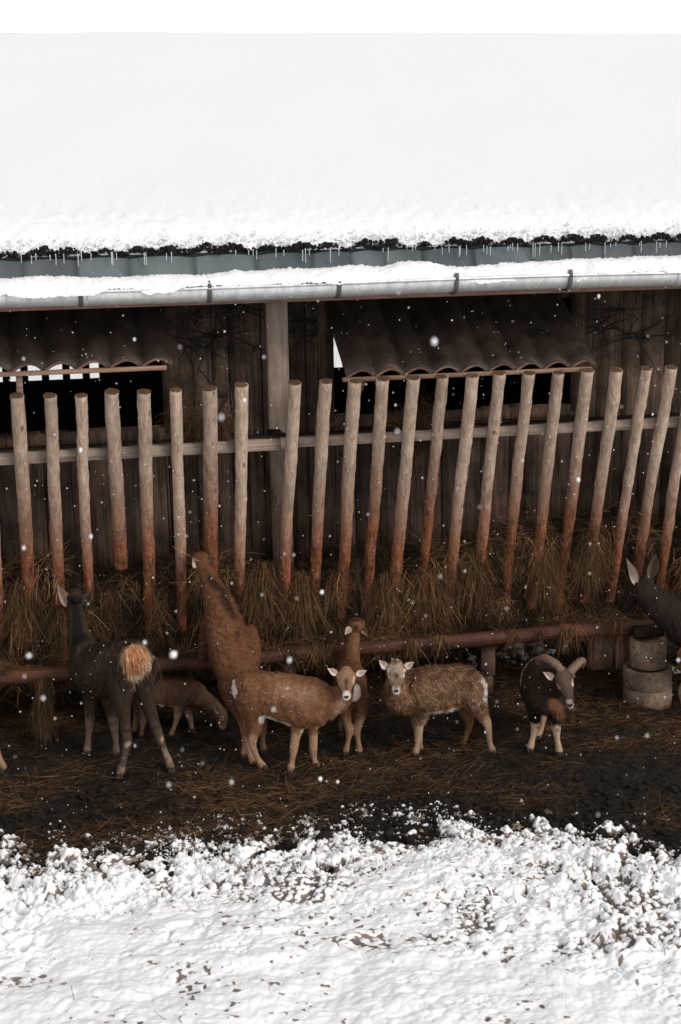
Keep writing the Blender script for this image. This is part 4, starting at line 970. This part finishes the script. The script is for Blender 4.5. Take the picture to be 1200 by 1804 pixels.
# ---- young sheep seen from behind, neck stretched up to the hay
def sheep_back():
    T = lambda px, py, rw, rh, yy: [*P(px, py, yy), rw, rh]
    trunk = [T(620, 1216, .08, .09, -.86), T(619, 1214, .115, .125, -.78), T(617, 1210, .13, .15, -.62), T(616, 1200, .13, .155, -.45), T(616, 1190, .12, .15, -.32), T(618, 1176, .09, .11, -.24)]
    neck = [T(617, 1182, .09, .10, -.3), T(619, 1160, .072, .078, -.26), T(621, 1138, .062, .066, -.23), T(623, 1120, .055, .06, -.21), T(626, 1110, .05, .05, -.19)]
    l1 = leg([(608, 1228, .075), (606, 1250, .058), (611, 1272, .036), (615, 1288, .031), (613, 1306, .022), (610, 1320, .026), (609, 1325, .023)], -.78, -.80)
    l2 = leg([(634, 1228, .075), (636, 1250, .058), (633, 1270, .037), (629, 1286, .031), (631, 1305, .022), (633, 1320, .026), (634, 1325, .023)], -.78, -.82)
    l3 = leg([(606, 1215, .06), (602, 1250, .035), (600, 1275, .022), (600, 1294, .023)], -.35, -.3)
    l4 = leg([(626, 1215, .06), (623, 1250, .035), (621, 1275, .022), (620, 1296, .023)], -.35, -.3)
    c = P(628, 1101, -.17); F_ = nrm((.08, .95, .15)); U_ = nrm((0, -.1, 1))
    fr0 = frame_only(c, F_, U_, .95)
    E_ = [((P(618, 1105, -.24), P(608, 1118, -.27), TC(c), .055), dict(mcol=(.36, .24, .16), icol=(.50, .38, .30))), ((P(637, 1105, -.22), P(648, 1120, -.26), TC(c), .055), dict(mcol=(.2, .11, .07), icol=(.22, .15, .11)))]
    pt = [(P(628, 1203, -.95), P(630, 1232, -.93), .062, (.68, .58, .49), .4), (P(619, 1245, -.86), P(619, 1262, -.86), .03, (.025, .018, .014), .6), (P(622, 1240, -.92), P(624, 1250, -.9), .03, (.5, .4, .32), .6),
          (P(624, 1090, -.2), P(634, 1094, -.2), .035, (.06, .03, .02), .8), (P(628, 1100, -.26), P(628, 1108, -.26), .02, (.04, .02, .014), .8), (P(626, 1170, -.3), P(628, 1120, -.28), .05, (.22, .10, .05), .8), (P(612, 1180, -.4), P(617, 1125, -.3), .045, (.07, .033, .02), .8)]
    pt += legpaint(l1, .06, (.34, .2, .12), 1)+legpaint(l2, .06, (.34, .2, .12), 1)+legpaint(l3, .05, (.25, .15, .09), 1)
    return animal('mouflon_ewe', 'brown ewe seen from behind with pale rump, its neck stretched straight up to the hay', 'sheep',
        [trunk, neck, l1, l2, l3, l4], (1, 0, 0), (c, F_, U_, .95, 'ewe'), E_, (.16, .072, .036), pt,
        [HO(609, 1331, .1, 1, .9), HO(635, 1331, .1, 1, .9), HO(600, 1297, 0, 1, .9), HO(620, 1298, 0, 1, .9)], (*G(622, 1320)[:2], 0),
        (.010, (trunk[0][:3], trunk[4][:3], .2, .016)), flow=(0, -.5, -.8), hairn=14000, hairw=.0032)
sheep_back()
# ---- big ewe rearing up to the hay
def ewe_reach():
    T = lambda px, py, rw, rh, yy: [*P(px, py, yy), rw, rh]
    trunk = [T(428, 1218, .10, .10, -.66), T(424, 1196, .155, .16, -.60), T(413, 1165, .180, .175, -.50), T(403, 1130, .172, .168, -.42), T(393, 1096, .148, .15, -.34), T(386, 1064, .125, .13, -.26), T(374, 1034, .088, .095, -.19), T(363, 1008, .066, .07, -.14), T(356, 992, .055, .06, -.10)]
    hipr = [T(440, 1110, .05, .06, -.35), T(441, 1138, .085, .09, -.42), T(440, 1160, .085, .09, -.5), T(436, 1190, .07, .09, -.58)]
    l1 = leg([(408, 1205, .11), (412, 1228, .085), (420, 1250, .058), (428, 1270, .043), (431, 1286, .034), (431, 1310, .024), (430, 1326, .027), (429, 1331, .024)], -.60, -.65)
    l2 = leg([(448, 1210, .10), (456, 1240, .07), (461, 1268, .04), (463, 1284, .03), (463, 1304, .022), (464, 1318, .026), (464, 1323, .023)], -.56, -.61)
    f1 = leg([(372, 1090, .07), (362, 1118, .05), (358, 1142, .036), (356, 1160, .03)], -.22, -.09)
    f2 = leg([(410, 1090, .07), (418, 1120, .045), (420, 1142, .034), (420, 1158, .03)], -.22, -.08)
    c = P(353, 984, -.06); F_ = nrm((-.22, .95, -.05)); U_ = nrm((0, 0, 1)); fr0 = frame_only(c, F_, U_, .95)
    E_ = [((P(346, 990, -.08), P(340, 987, -.12), TC(c), .05), dict(mcol=(.3, .17, .1), icol=(.55, .45, .38))), ((P(366, 988, -.04), P(380, 985, -.08), (0, -1, .3), .045), dict(mcol=(.12, .07, .05), icol=(.10, .07, .055)))]
    E_ = [((P(349, 998, -.13), P(340, 983, -.16), TC(c), .075), E_[0][1]), ((P(364, 990, -.13), P(381, 983, -.15), TC(c), .05), E_[1][1])]
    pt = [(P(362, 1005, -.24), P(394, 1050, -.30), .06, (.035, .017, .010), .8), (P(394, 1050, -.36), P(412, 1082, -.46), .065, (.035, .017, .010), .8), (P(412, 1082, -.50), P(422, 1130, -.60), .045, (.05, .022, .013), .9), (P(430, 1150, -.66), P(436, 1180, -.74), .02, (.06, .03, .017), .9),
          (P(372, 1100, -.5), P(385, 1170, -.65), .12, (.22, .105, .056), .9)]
    for k in range(60):      # folds of thick coat: crease shade between the locks painted as dark streaks
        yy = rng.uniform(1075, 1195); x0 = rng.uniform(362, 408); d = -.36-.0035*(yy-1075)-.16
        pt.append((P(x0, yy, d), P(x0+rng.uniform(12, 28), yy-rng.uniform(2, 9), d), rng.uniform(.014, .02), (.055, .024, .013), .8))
    pt += legpaint(l1, .06, (.34, .18, .10), 3)+legpaint(l2, .05, (.30, .16, .09), 2)
    return animal('mouflon_ewe', 'tall reddish brown ewe rearing up against the rack with its head in the hay', 'sheep',
        [trunk, hipr, l1, l2, f1, f2], (.97, -.1, .2), (c, F_, U_, .95, 'ewe'), E_, (.17, .072, .036), pt,
        [HO(429, 1334, -.2, 1), HO(464, 1327, .1, 1)], (*G(445, 1332)[:2], 0),
        (.012, (trunk[1][:3], trunk[5][:3], .24, .022)), flow=(.3, -.3, -1), hairn=26000, hairw=.0030, mot=.07, amp=.002,
        disp=lambda V: .0065*np.clip(1-np.abs(vnoise(V[:, 0]*7+V[:, 2]*3, V[:, 1]*7, V[:, 2]*34+1.2*vnoise(V[:, 0]*9, V[:, 1]*9, V[:, 2]*9), seed=44))*3.2, -1, 1)*np.clip((V[:, 2]-.62)*6, 0, 1)*np.clip((1.22-V[:, 2])*6, 0, 1))
ewe_reach()
# ---- lamb grazing under the log
def lamb():
    T = lambda px, py, rw, rh, yy=.03: [*P(px, py, yy), rw, rh]
    trunk = [T(243, 1213, .06, .08), T(254, 1214, .10, .115), T(280, 1217, .115, .128), T(308, 1218, .118, .128), T(332, 1219, .105, .118), T(348, 1224, .08, .095)]
    neck = [T(335, 1220, .09, .10), T(352, 1228, .075, .085, .02), T(368, 1238, .062, .068, .0), T(382, 1250, .052, .055, -.02), T(390, 1257, .045, .045, -.03)]
    h1 = leg([(250, 1224, .08), (248, 1244, .055), (243, 1258, .034), (240, 1268, .024), (237, 1282, .019), (235, 1288, .021)], .06, .08)
    h2 = leg([(258, 1224, .08), (256, 1250, .05), (252, 1270, .03), (250, 1286, .02), (249, 1294, .021)], -.04, -.06)
    f1 = leg([(318, 1228, .06), (314, 1246, .04), (313, 1260, .028), (309, 1276, .02), (304, 1288, .021), (302, 1293, .022)], -.05, -.08)
    f2 = leg([(326, 1230, .055), (330, 1250, .034), (335, 1266, .026), (337, 1276, .018), (339, 1287, .02)], .08, .05)
    c = P(391, 1262, -.03); F_ = nrm((.16, -.25, -.95)); U_ = nrm((.8, -.4, .15)); fr0 = frame_only(c, F_, U_, .78)
    E_ = [((P(386, 1257, -.09), P(379, 1243, -.12), (-.3, -1, .3), .042), dict(mcol=(.13, .08, .05), icol=(.30, .24, .2)))]
    pt = [(P(275, 1245, -.06), P(300, 1248, -.06), .028, WHT, .5), (P(330, 1244, .0), P(345, 1250, .0), .025, (.45, .35, .28), .6), (P(250, 1192, 0), P(340, 1194, .0), .05, (.07, .035, .02), .8)]
    pt += legpaint(f1, .045, (.36, .24, .15), 1)+legpaint(f2, .04, (.34, .24, .17), 1)+legpaint(h1, .045, (.30, .17, .09), 1)
    return animal('lamb', 'small brown lamb grazing under the trough log behind the dark deer', 'lamb',
        [trunk, neck, h1, h2, f1, f2], (0, 1, 0), (c, F_, U_, .78, 'ewe'), E_, (.13, .070, .040), pt,
        [HO(235, 1291, .2, -1, .8), HO(249, 1297, .2, -1, .8), HO(302, 1297, -.2, -1, .8), HO(339, 1290, .2, -1, .8)], (*G(290, 1292)[:2], 0),
        (.008, (trunk[0][:3], trunk[5][:3], .2, .014)), flow=(-.6, 0, -.6), hairn=7000, vox=.0075,
        extra_paint=lambda fr: [(hd(fr, .008, -.052, .02), hd(fr, .008, -.052, .02), .022, (.45, .34, .26), .5), (hd(fr, .05, -.03, -.02), hd(fr, .10, -.03, -.03), .03, (.36, .24, .17), .6)])
lamb()
# ---- mouflon ram
def ram():
    T = lambda px, py, rw, rh, yy: [*P(px, py, yy), rw, rh]
    trunk = [T(961, 1196, .08, .09, -.42), T(958, 1192, .14, .15, -.52), T(955, 1194, .168, .18, -.70), T(954, 1204, .172, .190, -.90), T(955, 1216, .155, .185, -1.06), T(960, 1226, .12, .15, -1.18)]
    neck = [T(962, 1208, .125, .13, -1.08), T(975, 1205, .105, .12, -1.2), T(988, 1199, .085, .10, -1.30), T(996, 1194, .06, .07, -1.36)]
    ruff = [T(968, 1232, .10, .10, -1.15), T(980, 1246, .07, .075, -1.22), T(986, 1258, .04, .04, -1.22)]
    l1 = leg([(942, 1232, .085), (941, 1252, .058), (943, 1268, .042), (943, 1279, .036), (939, 1298, .025), (935, 1314, .029), (934, 1318, .027)], -1.06, -1.09)
    l2 = leg([(973, 1240, .08), (977, 1258, .05), (980, 1272, .036), (980, 1284, .034), (982, 1304, .024), (985, 1320, .028), (986, 1325, .027)], -1.15, -1.22)
    l3 = leg([(948, 1225, .10), (954, 1250, .05), (956, 1264, .034), (954, 1282, .024), (949, 1295, .026), (947, 1298, .024)], -.75, -.86)
    l4 = leg([(972, 1225, .10), (970, 1250, .045), (968, 1270, .03), (966, 1285, .022), (965, 1294, .024)], -.65, -.72)
    c = P(995, 1203, -1.42); F_ = nrm(toc(c, math.radians(58))+np.array([.30, 0, -.05])); U_ = upf(c)
    fr0 = head_parts(c, F_, U_, 1.04, 'ram')[1]
    E_ = [((P(975, 1195, -1.38), P(957, 1184, -1.40), TC(c), .055), dict(mcol=(.32, .22, .16), icol=(.60, .5, .44))), ((P(1006, 1193, -1.36), P(1014, 1190, -1.30), TC(c), .03), dict(mcol=(.2, .13, .1), icol=(.2, .14, .1)))]
    blk = (.012, .008, .007)
    pt = [(P(919, 1205, -.95), P(925, 1178, -.85), .026, (.42, .32, .25), .5), (P(925, 1178, -.85), P(944, 1157, -.75), .024, (.36, .26, .2), .5),
          (P(972, 1155, -.85), P(996, 1176, -.95), .055, (.26, .12, .065), .6), (P(964, 1150, -.85), P(994, 1180, -1.05), .020, (.55, .45, .37), .6), (P(955, 1142, -.8), P(960, 1148, -.9), .05, (.09, .045, .03), .7),
          (P(978, 1240, -1.3), P(986, 1262, -1.28), .07, (.20, .085, .045), .6), (P(965, 1225, -1.25), P(975, 1215, -1.3), .04, (.05, .026, .018), .8),
          (P(942, 1240, -1.15), P(943, 1268, -1.1), .065, blk, .4), (P(975, 1262, -1.2), P(979, 1270, -1.2), .045, blk, .4)]
    lc = (.50, .34, .23)
    for l in (l1, l2): pt += [(l[k][:3], l[k+1][:3], .055, lc, .25) for k in (3, 4, 5)]
    pt += [(l1[3][:3]+np.array([0, -.03, 0]), l1[3][:3]+np.array([0, -.03, 0]), .022, (.16, .09, .06), .6), (l2[3][:3]+np.array([0, -.03, 0]), l2[3][:3]+np.array([0, -.03, 0]), .02, (.28, .16, .1), .6)]
    pt += legpaint(l3, .045, (.42, .28, .18), 1)
    def face(fr):
        return [(hd(fr, -.05, 0, .04), hd(fr, .06, 0, .045), .08, (.135, .085, .062), .6), (hd(fr, .03, 0, .03), hd(fr, .09, 0, .02), .05, (.11, .07, .052), .7),
                (hd(fr, .02, -.05, .0), hd(fr, .10, -.04, -.02), .032, (.022, .014, .012), .6), (hd(fr, .02, .05, .0), hd(fr, .10, .04, -.02), .028, (.03, .02, .016), .6),
                (hd(fr, .0, -.06, .03), hd(fr, .03, -.054, .035), .018, (.34, .26, .2), .6), (hd(fr, .0, .06, .03), hd(fr, .03, .054, .035), .022, (.55, .46, .4), .6),
                (hd(fr, .13, 0, .0), hd(fr, .17, 0, -.02), .036, (.55, .47, .42), .7), (hd(fr, .06, -.02, -.06), hd(fr, .14, 0, -.055), .030, (.75, .68, .62), .5)]
    def horns(fr, root):
        for (pts, nm) in ((((990, 1183, -1.40), (981, 1172, -1.37), (968, 1163, -1.31), (957, 1159, -1.23), (949, 1162, -1.14), (946, 1170, -1.08)), 'horn'), (((1004, 1184, -1.40), (1010, 1177, -1.37), (1017, 1170, -1.33), (1024, 1164, -1.27), (1028, 1166, -1.20), (1026, 1176, -1.14)), 'horn')):
            q = [[*P(a, b_, y_)] for a, b_, y_ in pts]; rad = [.031, .031, .029, .025, .019, .009]
            q = np.array([[*v, r_, r_*1.05] for v, r_ in zip(q, rad)]); S = catmull(q, 14)
            i_ = np.arange(len(S)); rid = 1+.10*np.sin(i_*2*np.pi/3.4); S[:, 3] *= rid; S[:, 4] *= rid
            V, Q, T = tube(S, (0, 0, 1), 16, 1); b = MB(); cc_ = np.array([.235, .15, .105])
            nring = len(V)//16; rr_ = np.concatenate([[1]*3, rid, [1]*3]); col_ = cc_[None]*np.concatenate([np.repeat(np.clip((rr_-.9)/.2, 0, 1)*.65+.5, 16), [1, 1]])[:, None]
            b.add(V, Q, T, c=col_); b.build(nm, M_horn, root, smooth=True)
    return animal('mouflon_ram', 'dark mouflon ram with curled ribbed horns and pale stockings beside the hanging boards', 'ram',
        [trunk, neck, ruff, l1, l2, l3, l4], (1, -.1, 0), (c, F_, U_, 1.04, 'ram'), E_, (.035, .019, .013), pt,
        [HO(933, 1325, -.2, -1, 1.1), HO(987, 1332, .3, -1, 1.1), HO(947, 1303, 0, -1), HO(965, 1297, 0, -1)], (*G(958, 1318)[:2], 0),
        (.010, (trunk[1][:3], trunk[5][:3], .24, .020), (ruff[0][:3], ruff[2][:3], .10, .045)), flow=(0, .3, -1), hornf=horns, hairn=12000, hairw=.0035, extra_paint=face)
ram()
# ---- dark deer from behind
DD = (.050, .031, .020)
def deer_left():
    T = lambda px, py, rw, rh, yy: [*P(px, py, yy), rw, rh]
    trunk = [T(240, 1158, .10, .10, -.90), T(234, 1162, .145, .15, -.82), T(215, 1172, .16, .19, -.68), T(192, 1178, .165, .205, -.52), T(170, 1180, .16, .205, -.38), T(152, 1172, .135, .18, -.26)]
    neck = [T(155, 1160, .12, .15, -.30), T(143, 1132, .10, .11, -.22), T(137, 1105, .080, .085, -.17), T(134, 1080, .068, .07, -.14), T(132, 1063, .058, .06, -.11)]
    h1 = leg([(218, 1180, .125), (214, 1212, .095), (216, 1246, .060), (221, 1280, .040), (224, 1308, .037), (219, 1332, .026), (214, 1355, .030), (211, 1364, .027)], -.78, -.81)
    h2 = leg([(250, 1180, .11), (254, 1212, .075), (262, 1244, .055), (272, 1274, .041), (281, 1300, .036), (290, 1322, .025), (299, 1345, .030), (302, 1353, .027)], -.76, -.79)
    f1 = leg([(158, 1200, .10), (160, 1228, .062), (159, 1255, .043), (158, 1272, .036), (156, 1296, .025), (154, 1318, .030), (153, 1324, .027)], -.30, -.29)
    f2 = leg([(190, 1205, .10), (194, 1240, .055), (198, 1262, .040), (201, 1280, .034), (204, 1305, .025), (205, 1322, .028), (205, 1327, .025)], -.36, -.38)
    c = P(131, 1052, -.08); F_ = nrm((-.1, .85, -.35)); U_ = (0, .2, 1)
    pale = (.42, .31, .25)
    E_ = [((P(120, 1066, -.12), P(101, 1030, -.2), (.15, -1, .25), .085), dict(mcol=(.05, .03, .022), icol=pale, edge=(.36, .24, .18), cup=.6)), ((P(143, 1072, -.12), P(166, 1036, -.2), (-.5, -1, .25), .085), dict(mcol=(.05, .03, .022), icol=(.12, .08, .06), edge=(.20, .12, .08), cup=.6))]
    org = (.50, .245, .11); orl = (.66, .44, .28)
    pt = [(P(228, 1146, -1.0), P(242, 1172, -1.0), .155, (.66, .40, .23), .35), (P(238, 1140, -1.0), P(244, 1172, -1.0), .125, (.46, .20, .085), .8), (P(216, 1165, -.98), P(222, 1180, -.98), .045, orl, .6), (P(258, 1165, -.98), P(256, 1185, -.95), .050, orl, .6), (P(236, 1140, -1.05), P(238, 1175, -1.05), .030, (.36, .15, .06), .7),
          (P(240, 1190, -.95), P(236, 1215, -.9), .050, (.50, .40, .32), .5), (P(228, 1225, -.9), P(222, 1250, -.88), .018, (.45, .37, .3), .5), (P(250, 1225, -.9), P(258, 1250, -.88), .03, (.26, .19, .145), .8),
          (P(205, 1140, -.8), P(170, 1180, -.6), .11, (.085, .056, .038), .9), (P(215, 1122, -.7), P(150, 1120, -.3), .05, (.012, .008, .007), .7), (P(138, 1125, -.3), P(134, 1060, -.2), .07, (.010, .008, .007), .5)]
    lg = (.20, .135, .10)
    pt += legpaint(h1, .05, (.10, .068, .052), 2)+legpaint(h2, .05, (.11, .075, .057), 2)+legpaint(f1, .05, lg, 1)+legpaint(f2, .05, lg, 1)
    pt += [(h1[6][:3], h1[7][:3], .05, (.42, .27, .2), .7), (h2[5][:3], h2[7][:3], .045, (.40, .26, .19), .8), (h1[4][:3]+np.array([0, -.03, 0]),)*2+(.03, (.4, .27, .2), .6), (h2[4][:3]+np.array([.02, -.03, 0]),)*2+(.025, (.45, .28, .2), .6), (f1[5][:3], f1[6][:3], .05, (.34, .22, .16), .7)]
    return animal('dark_deer', 'nearly black deer seen from behind at the left with a fluffy orange rump patch', 'deer',
        [trunk, neck, h1, h2, f1, f2], (.84, .54, 0), (c, F_, U_, 1.0, 'deer'), E_, DD, pt,
        [HO(210, 1371, -.5, 1, 1.2), HO(303, 1360, .3, 1, 1.2), HO(153, 1330, -.5, 1, 1.1), HO(205, 1333, -.5, 1, 1.1)], (*G(225, 1350)[:2], 0),
        (.012, (trunk[1][:3], trunk[5][:3], .27, .026), (P(232, 1146, -.95), P(242, 1175, -.95), .18, .075)), flow=(.25, -.3, -1), hairn=26000, hairw=.0038, vox=.0095, amp=.005)
deer_left()
# ---- standing body helper for the animals mostly outside the frame
def standing(ox, oy, ang, s, reach=0.0):
    ca, sa = math.cos(ang), math.sin(ang)
    W = lambda f_, l_, z_: np.array([ox+ca*f_*s-sa*l_*s, oy+sa*f_*s+ca*l_*s, z_*s])
    trunk = [[*W(-.44, 0, .62), .08*s, .09*s], [*W(-.38, 0, .60), .12*s, .15*s], [*W(-.2, 0, .57), .15*s, .18*s], [*W(.05, 0, .54), .155*s, .19*s], [*W(.28, 0, .56), .135*s, .18*s], [*W(.38, 0, .60), .10*s, .14*s]]
    legs, hv = [], []
    for sg in (-1, 1):
        legs.append([[*W(.28, sg*.07, .46), .08*s, .09*s], [*W(.27, sg*.08, .34), .045*s, .05*s], [*W(.27, sg*.085, .24), .032*s, .034*s], [*W(.275, sg*.085, .10), .021*s, .023*s], [*W(.285, sg*.085, .035), .026*s, .028*s]])
        r_ = reach if sg > 0 else 0
        legs.append([[*W(-.34, sg*.07, .50), .10*s, .12*s], [*W(-.34-r_*.3, sg*.085, .36), .055*s, .065*s], [*W(-.41-r_*.6, sg*.085, .25), .033*s, .038*s], [*W(-.385-r_*.85, sg*.085, .11), .022*s, .024*s], [*W(-.37-r_, sg*.085, .035), .026*s, .028*s]])
        for f_ in (.295, -.36-r_): q = W(f_, sg*.085, 0); hv.append((q[0], q[1], 0, ca, sa, s))
    return trunk, legs, hv, W, (-sa, ca, 0)
# ---- dark deer reaching in from the right
def deer_right():
    s = 1.45; q = P(1230, 1120, -.5)
    trunk, legs, hv, W, L = standing(q[0]+.50*s, -.62, math.radians(178), s)
    T = lambda px, py, rw, rh, yy: [*P(px, py, yy), rw, rh]
    neck = [[*trunk[4][:3], .15, .19], T(1225, 1112, .13, .175, -.55), T(1195, 1092, .11, .15, -.48), T(1168, 1072, .092, .135, -.42), T(1148, 1054, .078, .115, -.38), T(1134, 1040, .068, .095, -.35)]
    c = P(1124, 1038, -.31); F_ = nrm((-.42, .35, -.75)); U_ = (-.6, -.2, .75)
    pale = (.62, .52, .45)
    E_ = [((P(1120, 1028, -.36), P(1104, 984, -.44), (.1, -1, .2), .085), dict(mcol=(.05, .03, .022), icol=(.50, .40, .33), edge=(.25, .16, .11), cup=.6)), ((P(1146, 1016, -.24), P(1157, 975, -.26), (-.25, -1, .2), .085), dict(mcol=(.06, .038, .028), icol=(.10, .065, .05), edge=(.30, .17, .11), cup=.5)),]
    pt = [(P(1146, 1014, -.36), P(1150, 1004, -.36), .03, pale, .5), (P(1160, 1034, -.5), P(1215, 1064, -.65), .045, (.13, .052, .026), .7), (P(1135, 1068, -.5), P(1200, 1125, -.7), .09, (.060, .045, .037), .9), (P(1165, 1060, -.5), P(1185, 1070, -.6), .05, (.035, .02, .014), .9)]
    for l in legs: pt += [(l[k][:3], l[k+1][:3], .06, (.16, .11, .08), .6) for k in (1, 2, 3)]
    return animal('dark_deer', 'dark grey brown deer leaning in from the right with big pale-lined upright ears', 'deer',
        [trunk, neck]+legs, L, (c, F_, U_, 1.05, 'deer'), E_, (.030, .019, .014), pt, hv, (q[0]+.5*s, -.62, 0), (.016, (neck[1][:3], neck[5][:3], .25, .022)), flow=(.6, 0, -.7), hairn=14000, hairw=.004, vox=.011)
deer_right()
# ---- two sheep just outside either side of the frame
def outside(px, py, ang, s, hoof_mode, label):
    q = G(px, py) if hoof_mode else P(px, py, -.75)
    if hoof_mode: f_, l_ = -.36-.30, .085
    ca, sa = math.cos(ang), math.sin(ang)
    if hoof_mode: ox, oy = q[0]-(ca*f_-sa*l_)*s, q[1]-(sa*f_+ca*l_)*s
    else: ox, oy = q[0]-ca*(-.50)*s, -.75
    trunk, legs, hv, W, L = standing(ox, oy, ang, s, .30 if hoof_mode else 0)
    neck = [[*W(.30, 0, .62), .10*s, .13*s], [*W(.42, 0, .74), .075*s, .09*s], [*W(.48, 0, .86), .058*s, .065*s]]
    c = W(.52, 0, .90); F_ = nrm((ca*.8, sa*.8, -.5)); U_ = (0, 0, 1)
    E_ = [((W(.47, sg*.05, .92), W(.45, sg*.15, .93), (ca, sa, .2), .05), dict(mcol=BRL, icol=(.6, .5, .44))) for sg in (-1, 1)]
    pt = []
    for l in legs: pt += [(l[k][:3], l[k+1][:3], .06, LEGC, .6) for k in (1, 2, 3)]
    pt.append((W(-.46, 0, .62), W(-.46, 0, .5), .06, WHT, .5) if hoof_mode else (W(-.46, 0, .9), W(-.46, 0, .9), .01, BR, .5))
    return animal('mouflon_ewe', label, 'sheep', [trunk, neck]+legs, L, (c, F_, U_, 1.0, 'ewe'), E_, (.26, .11, .05), pt, hv, (ox, oy, 0), (.010, (trunk[0][:3], trunk[5][:3], .2, .014)), flow=(-ca*.6, -sa*.6, -.6), hairn=5000, extra_paint=lambda fr: facepaint(fr, (.33, .19, .11)))
outside(5, 1359, math.radians(172), 1.0, True, 'ewe cut off by the left edge so that just one tan hoof shows')
outside(1190, 1215, math.radians(8), .92, False, 'reddish brown sheep cut off by the right edge beside the concrete pipe')

# falling snow, spread through the air between the viewpoint and the shed
def flakes(n, d0, d1, r0, r1):
    px = rng.uniform(-60, 1260, n); py = rng.uniform(480, 1450, n); d = rng.uniform(d0**2, d1**2, n)**.5
    C_ = np.array([CAM+ray(a, b_)*k for a, b_, k in zip(px, py, d)]); rr_ = np.exp(rng.uniform(math.log(r0), math.log(r1), n))
    kp = C_[:, 2] > .1
    return C_[kp], rr_[kp]
sets = [flakes(750, 6.5, 10.6, .0011, .0036), flakes(200, 3.2, 7.5, .0015, .0035)]
big = [(765, 602, 3.0, .0075), (306, 1153, 3.6, .010), (567, 1043, 5.0, .008), (510, 1163, 3.4, .006), (431, 705, 5.5, .008), (1019, 845, 5.5, .008), (51, 1155, 3.2, .0055), (76, 1230, 3.3, .005), (142, 793, 5.5, .008), (237, 598, 5, .005), (390, 735, 2.6, .005),
       (255, 1132, 3.8, .005), (42, 965, 4.2, .006), (160, 945, 4.6, .006), (595, 1377, 5.5, .007), (564, 1372, 5.5, .008), (1055, 522, 5.8, .007), (700, 760, 3.0, .004), (1150, 730, 6.5, .005), (482, 1250, 3.2, .004), (855, 1290, 6, .004), (408, 1378, 3.4, .004), (1140, 1296, 3.6, .004), (1195, 1163, 4.4, .005)]
C_ = np.concatenate([s_[0] for s_ in sets]+[np.array([CAM+ray(a, b_)*d for a, b_, d, r_ in big])]); R_ = np.concatenate([s_[1] for s_ in sets]+[np.array([b_[3] for b_ in big])])
V, T = blobs(C_, np.stack([R_*rng.uniform(.7, 1, len(R_)), R_*.9, R_*rng.uniform(1, 1.5, len(R_))], -1), .15)
tag(obj('falling_snow', V, T, M_snow, smooth=True), 'white snowflakes drifting down in front of the shed', 'snow', kind='stuff')
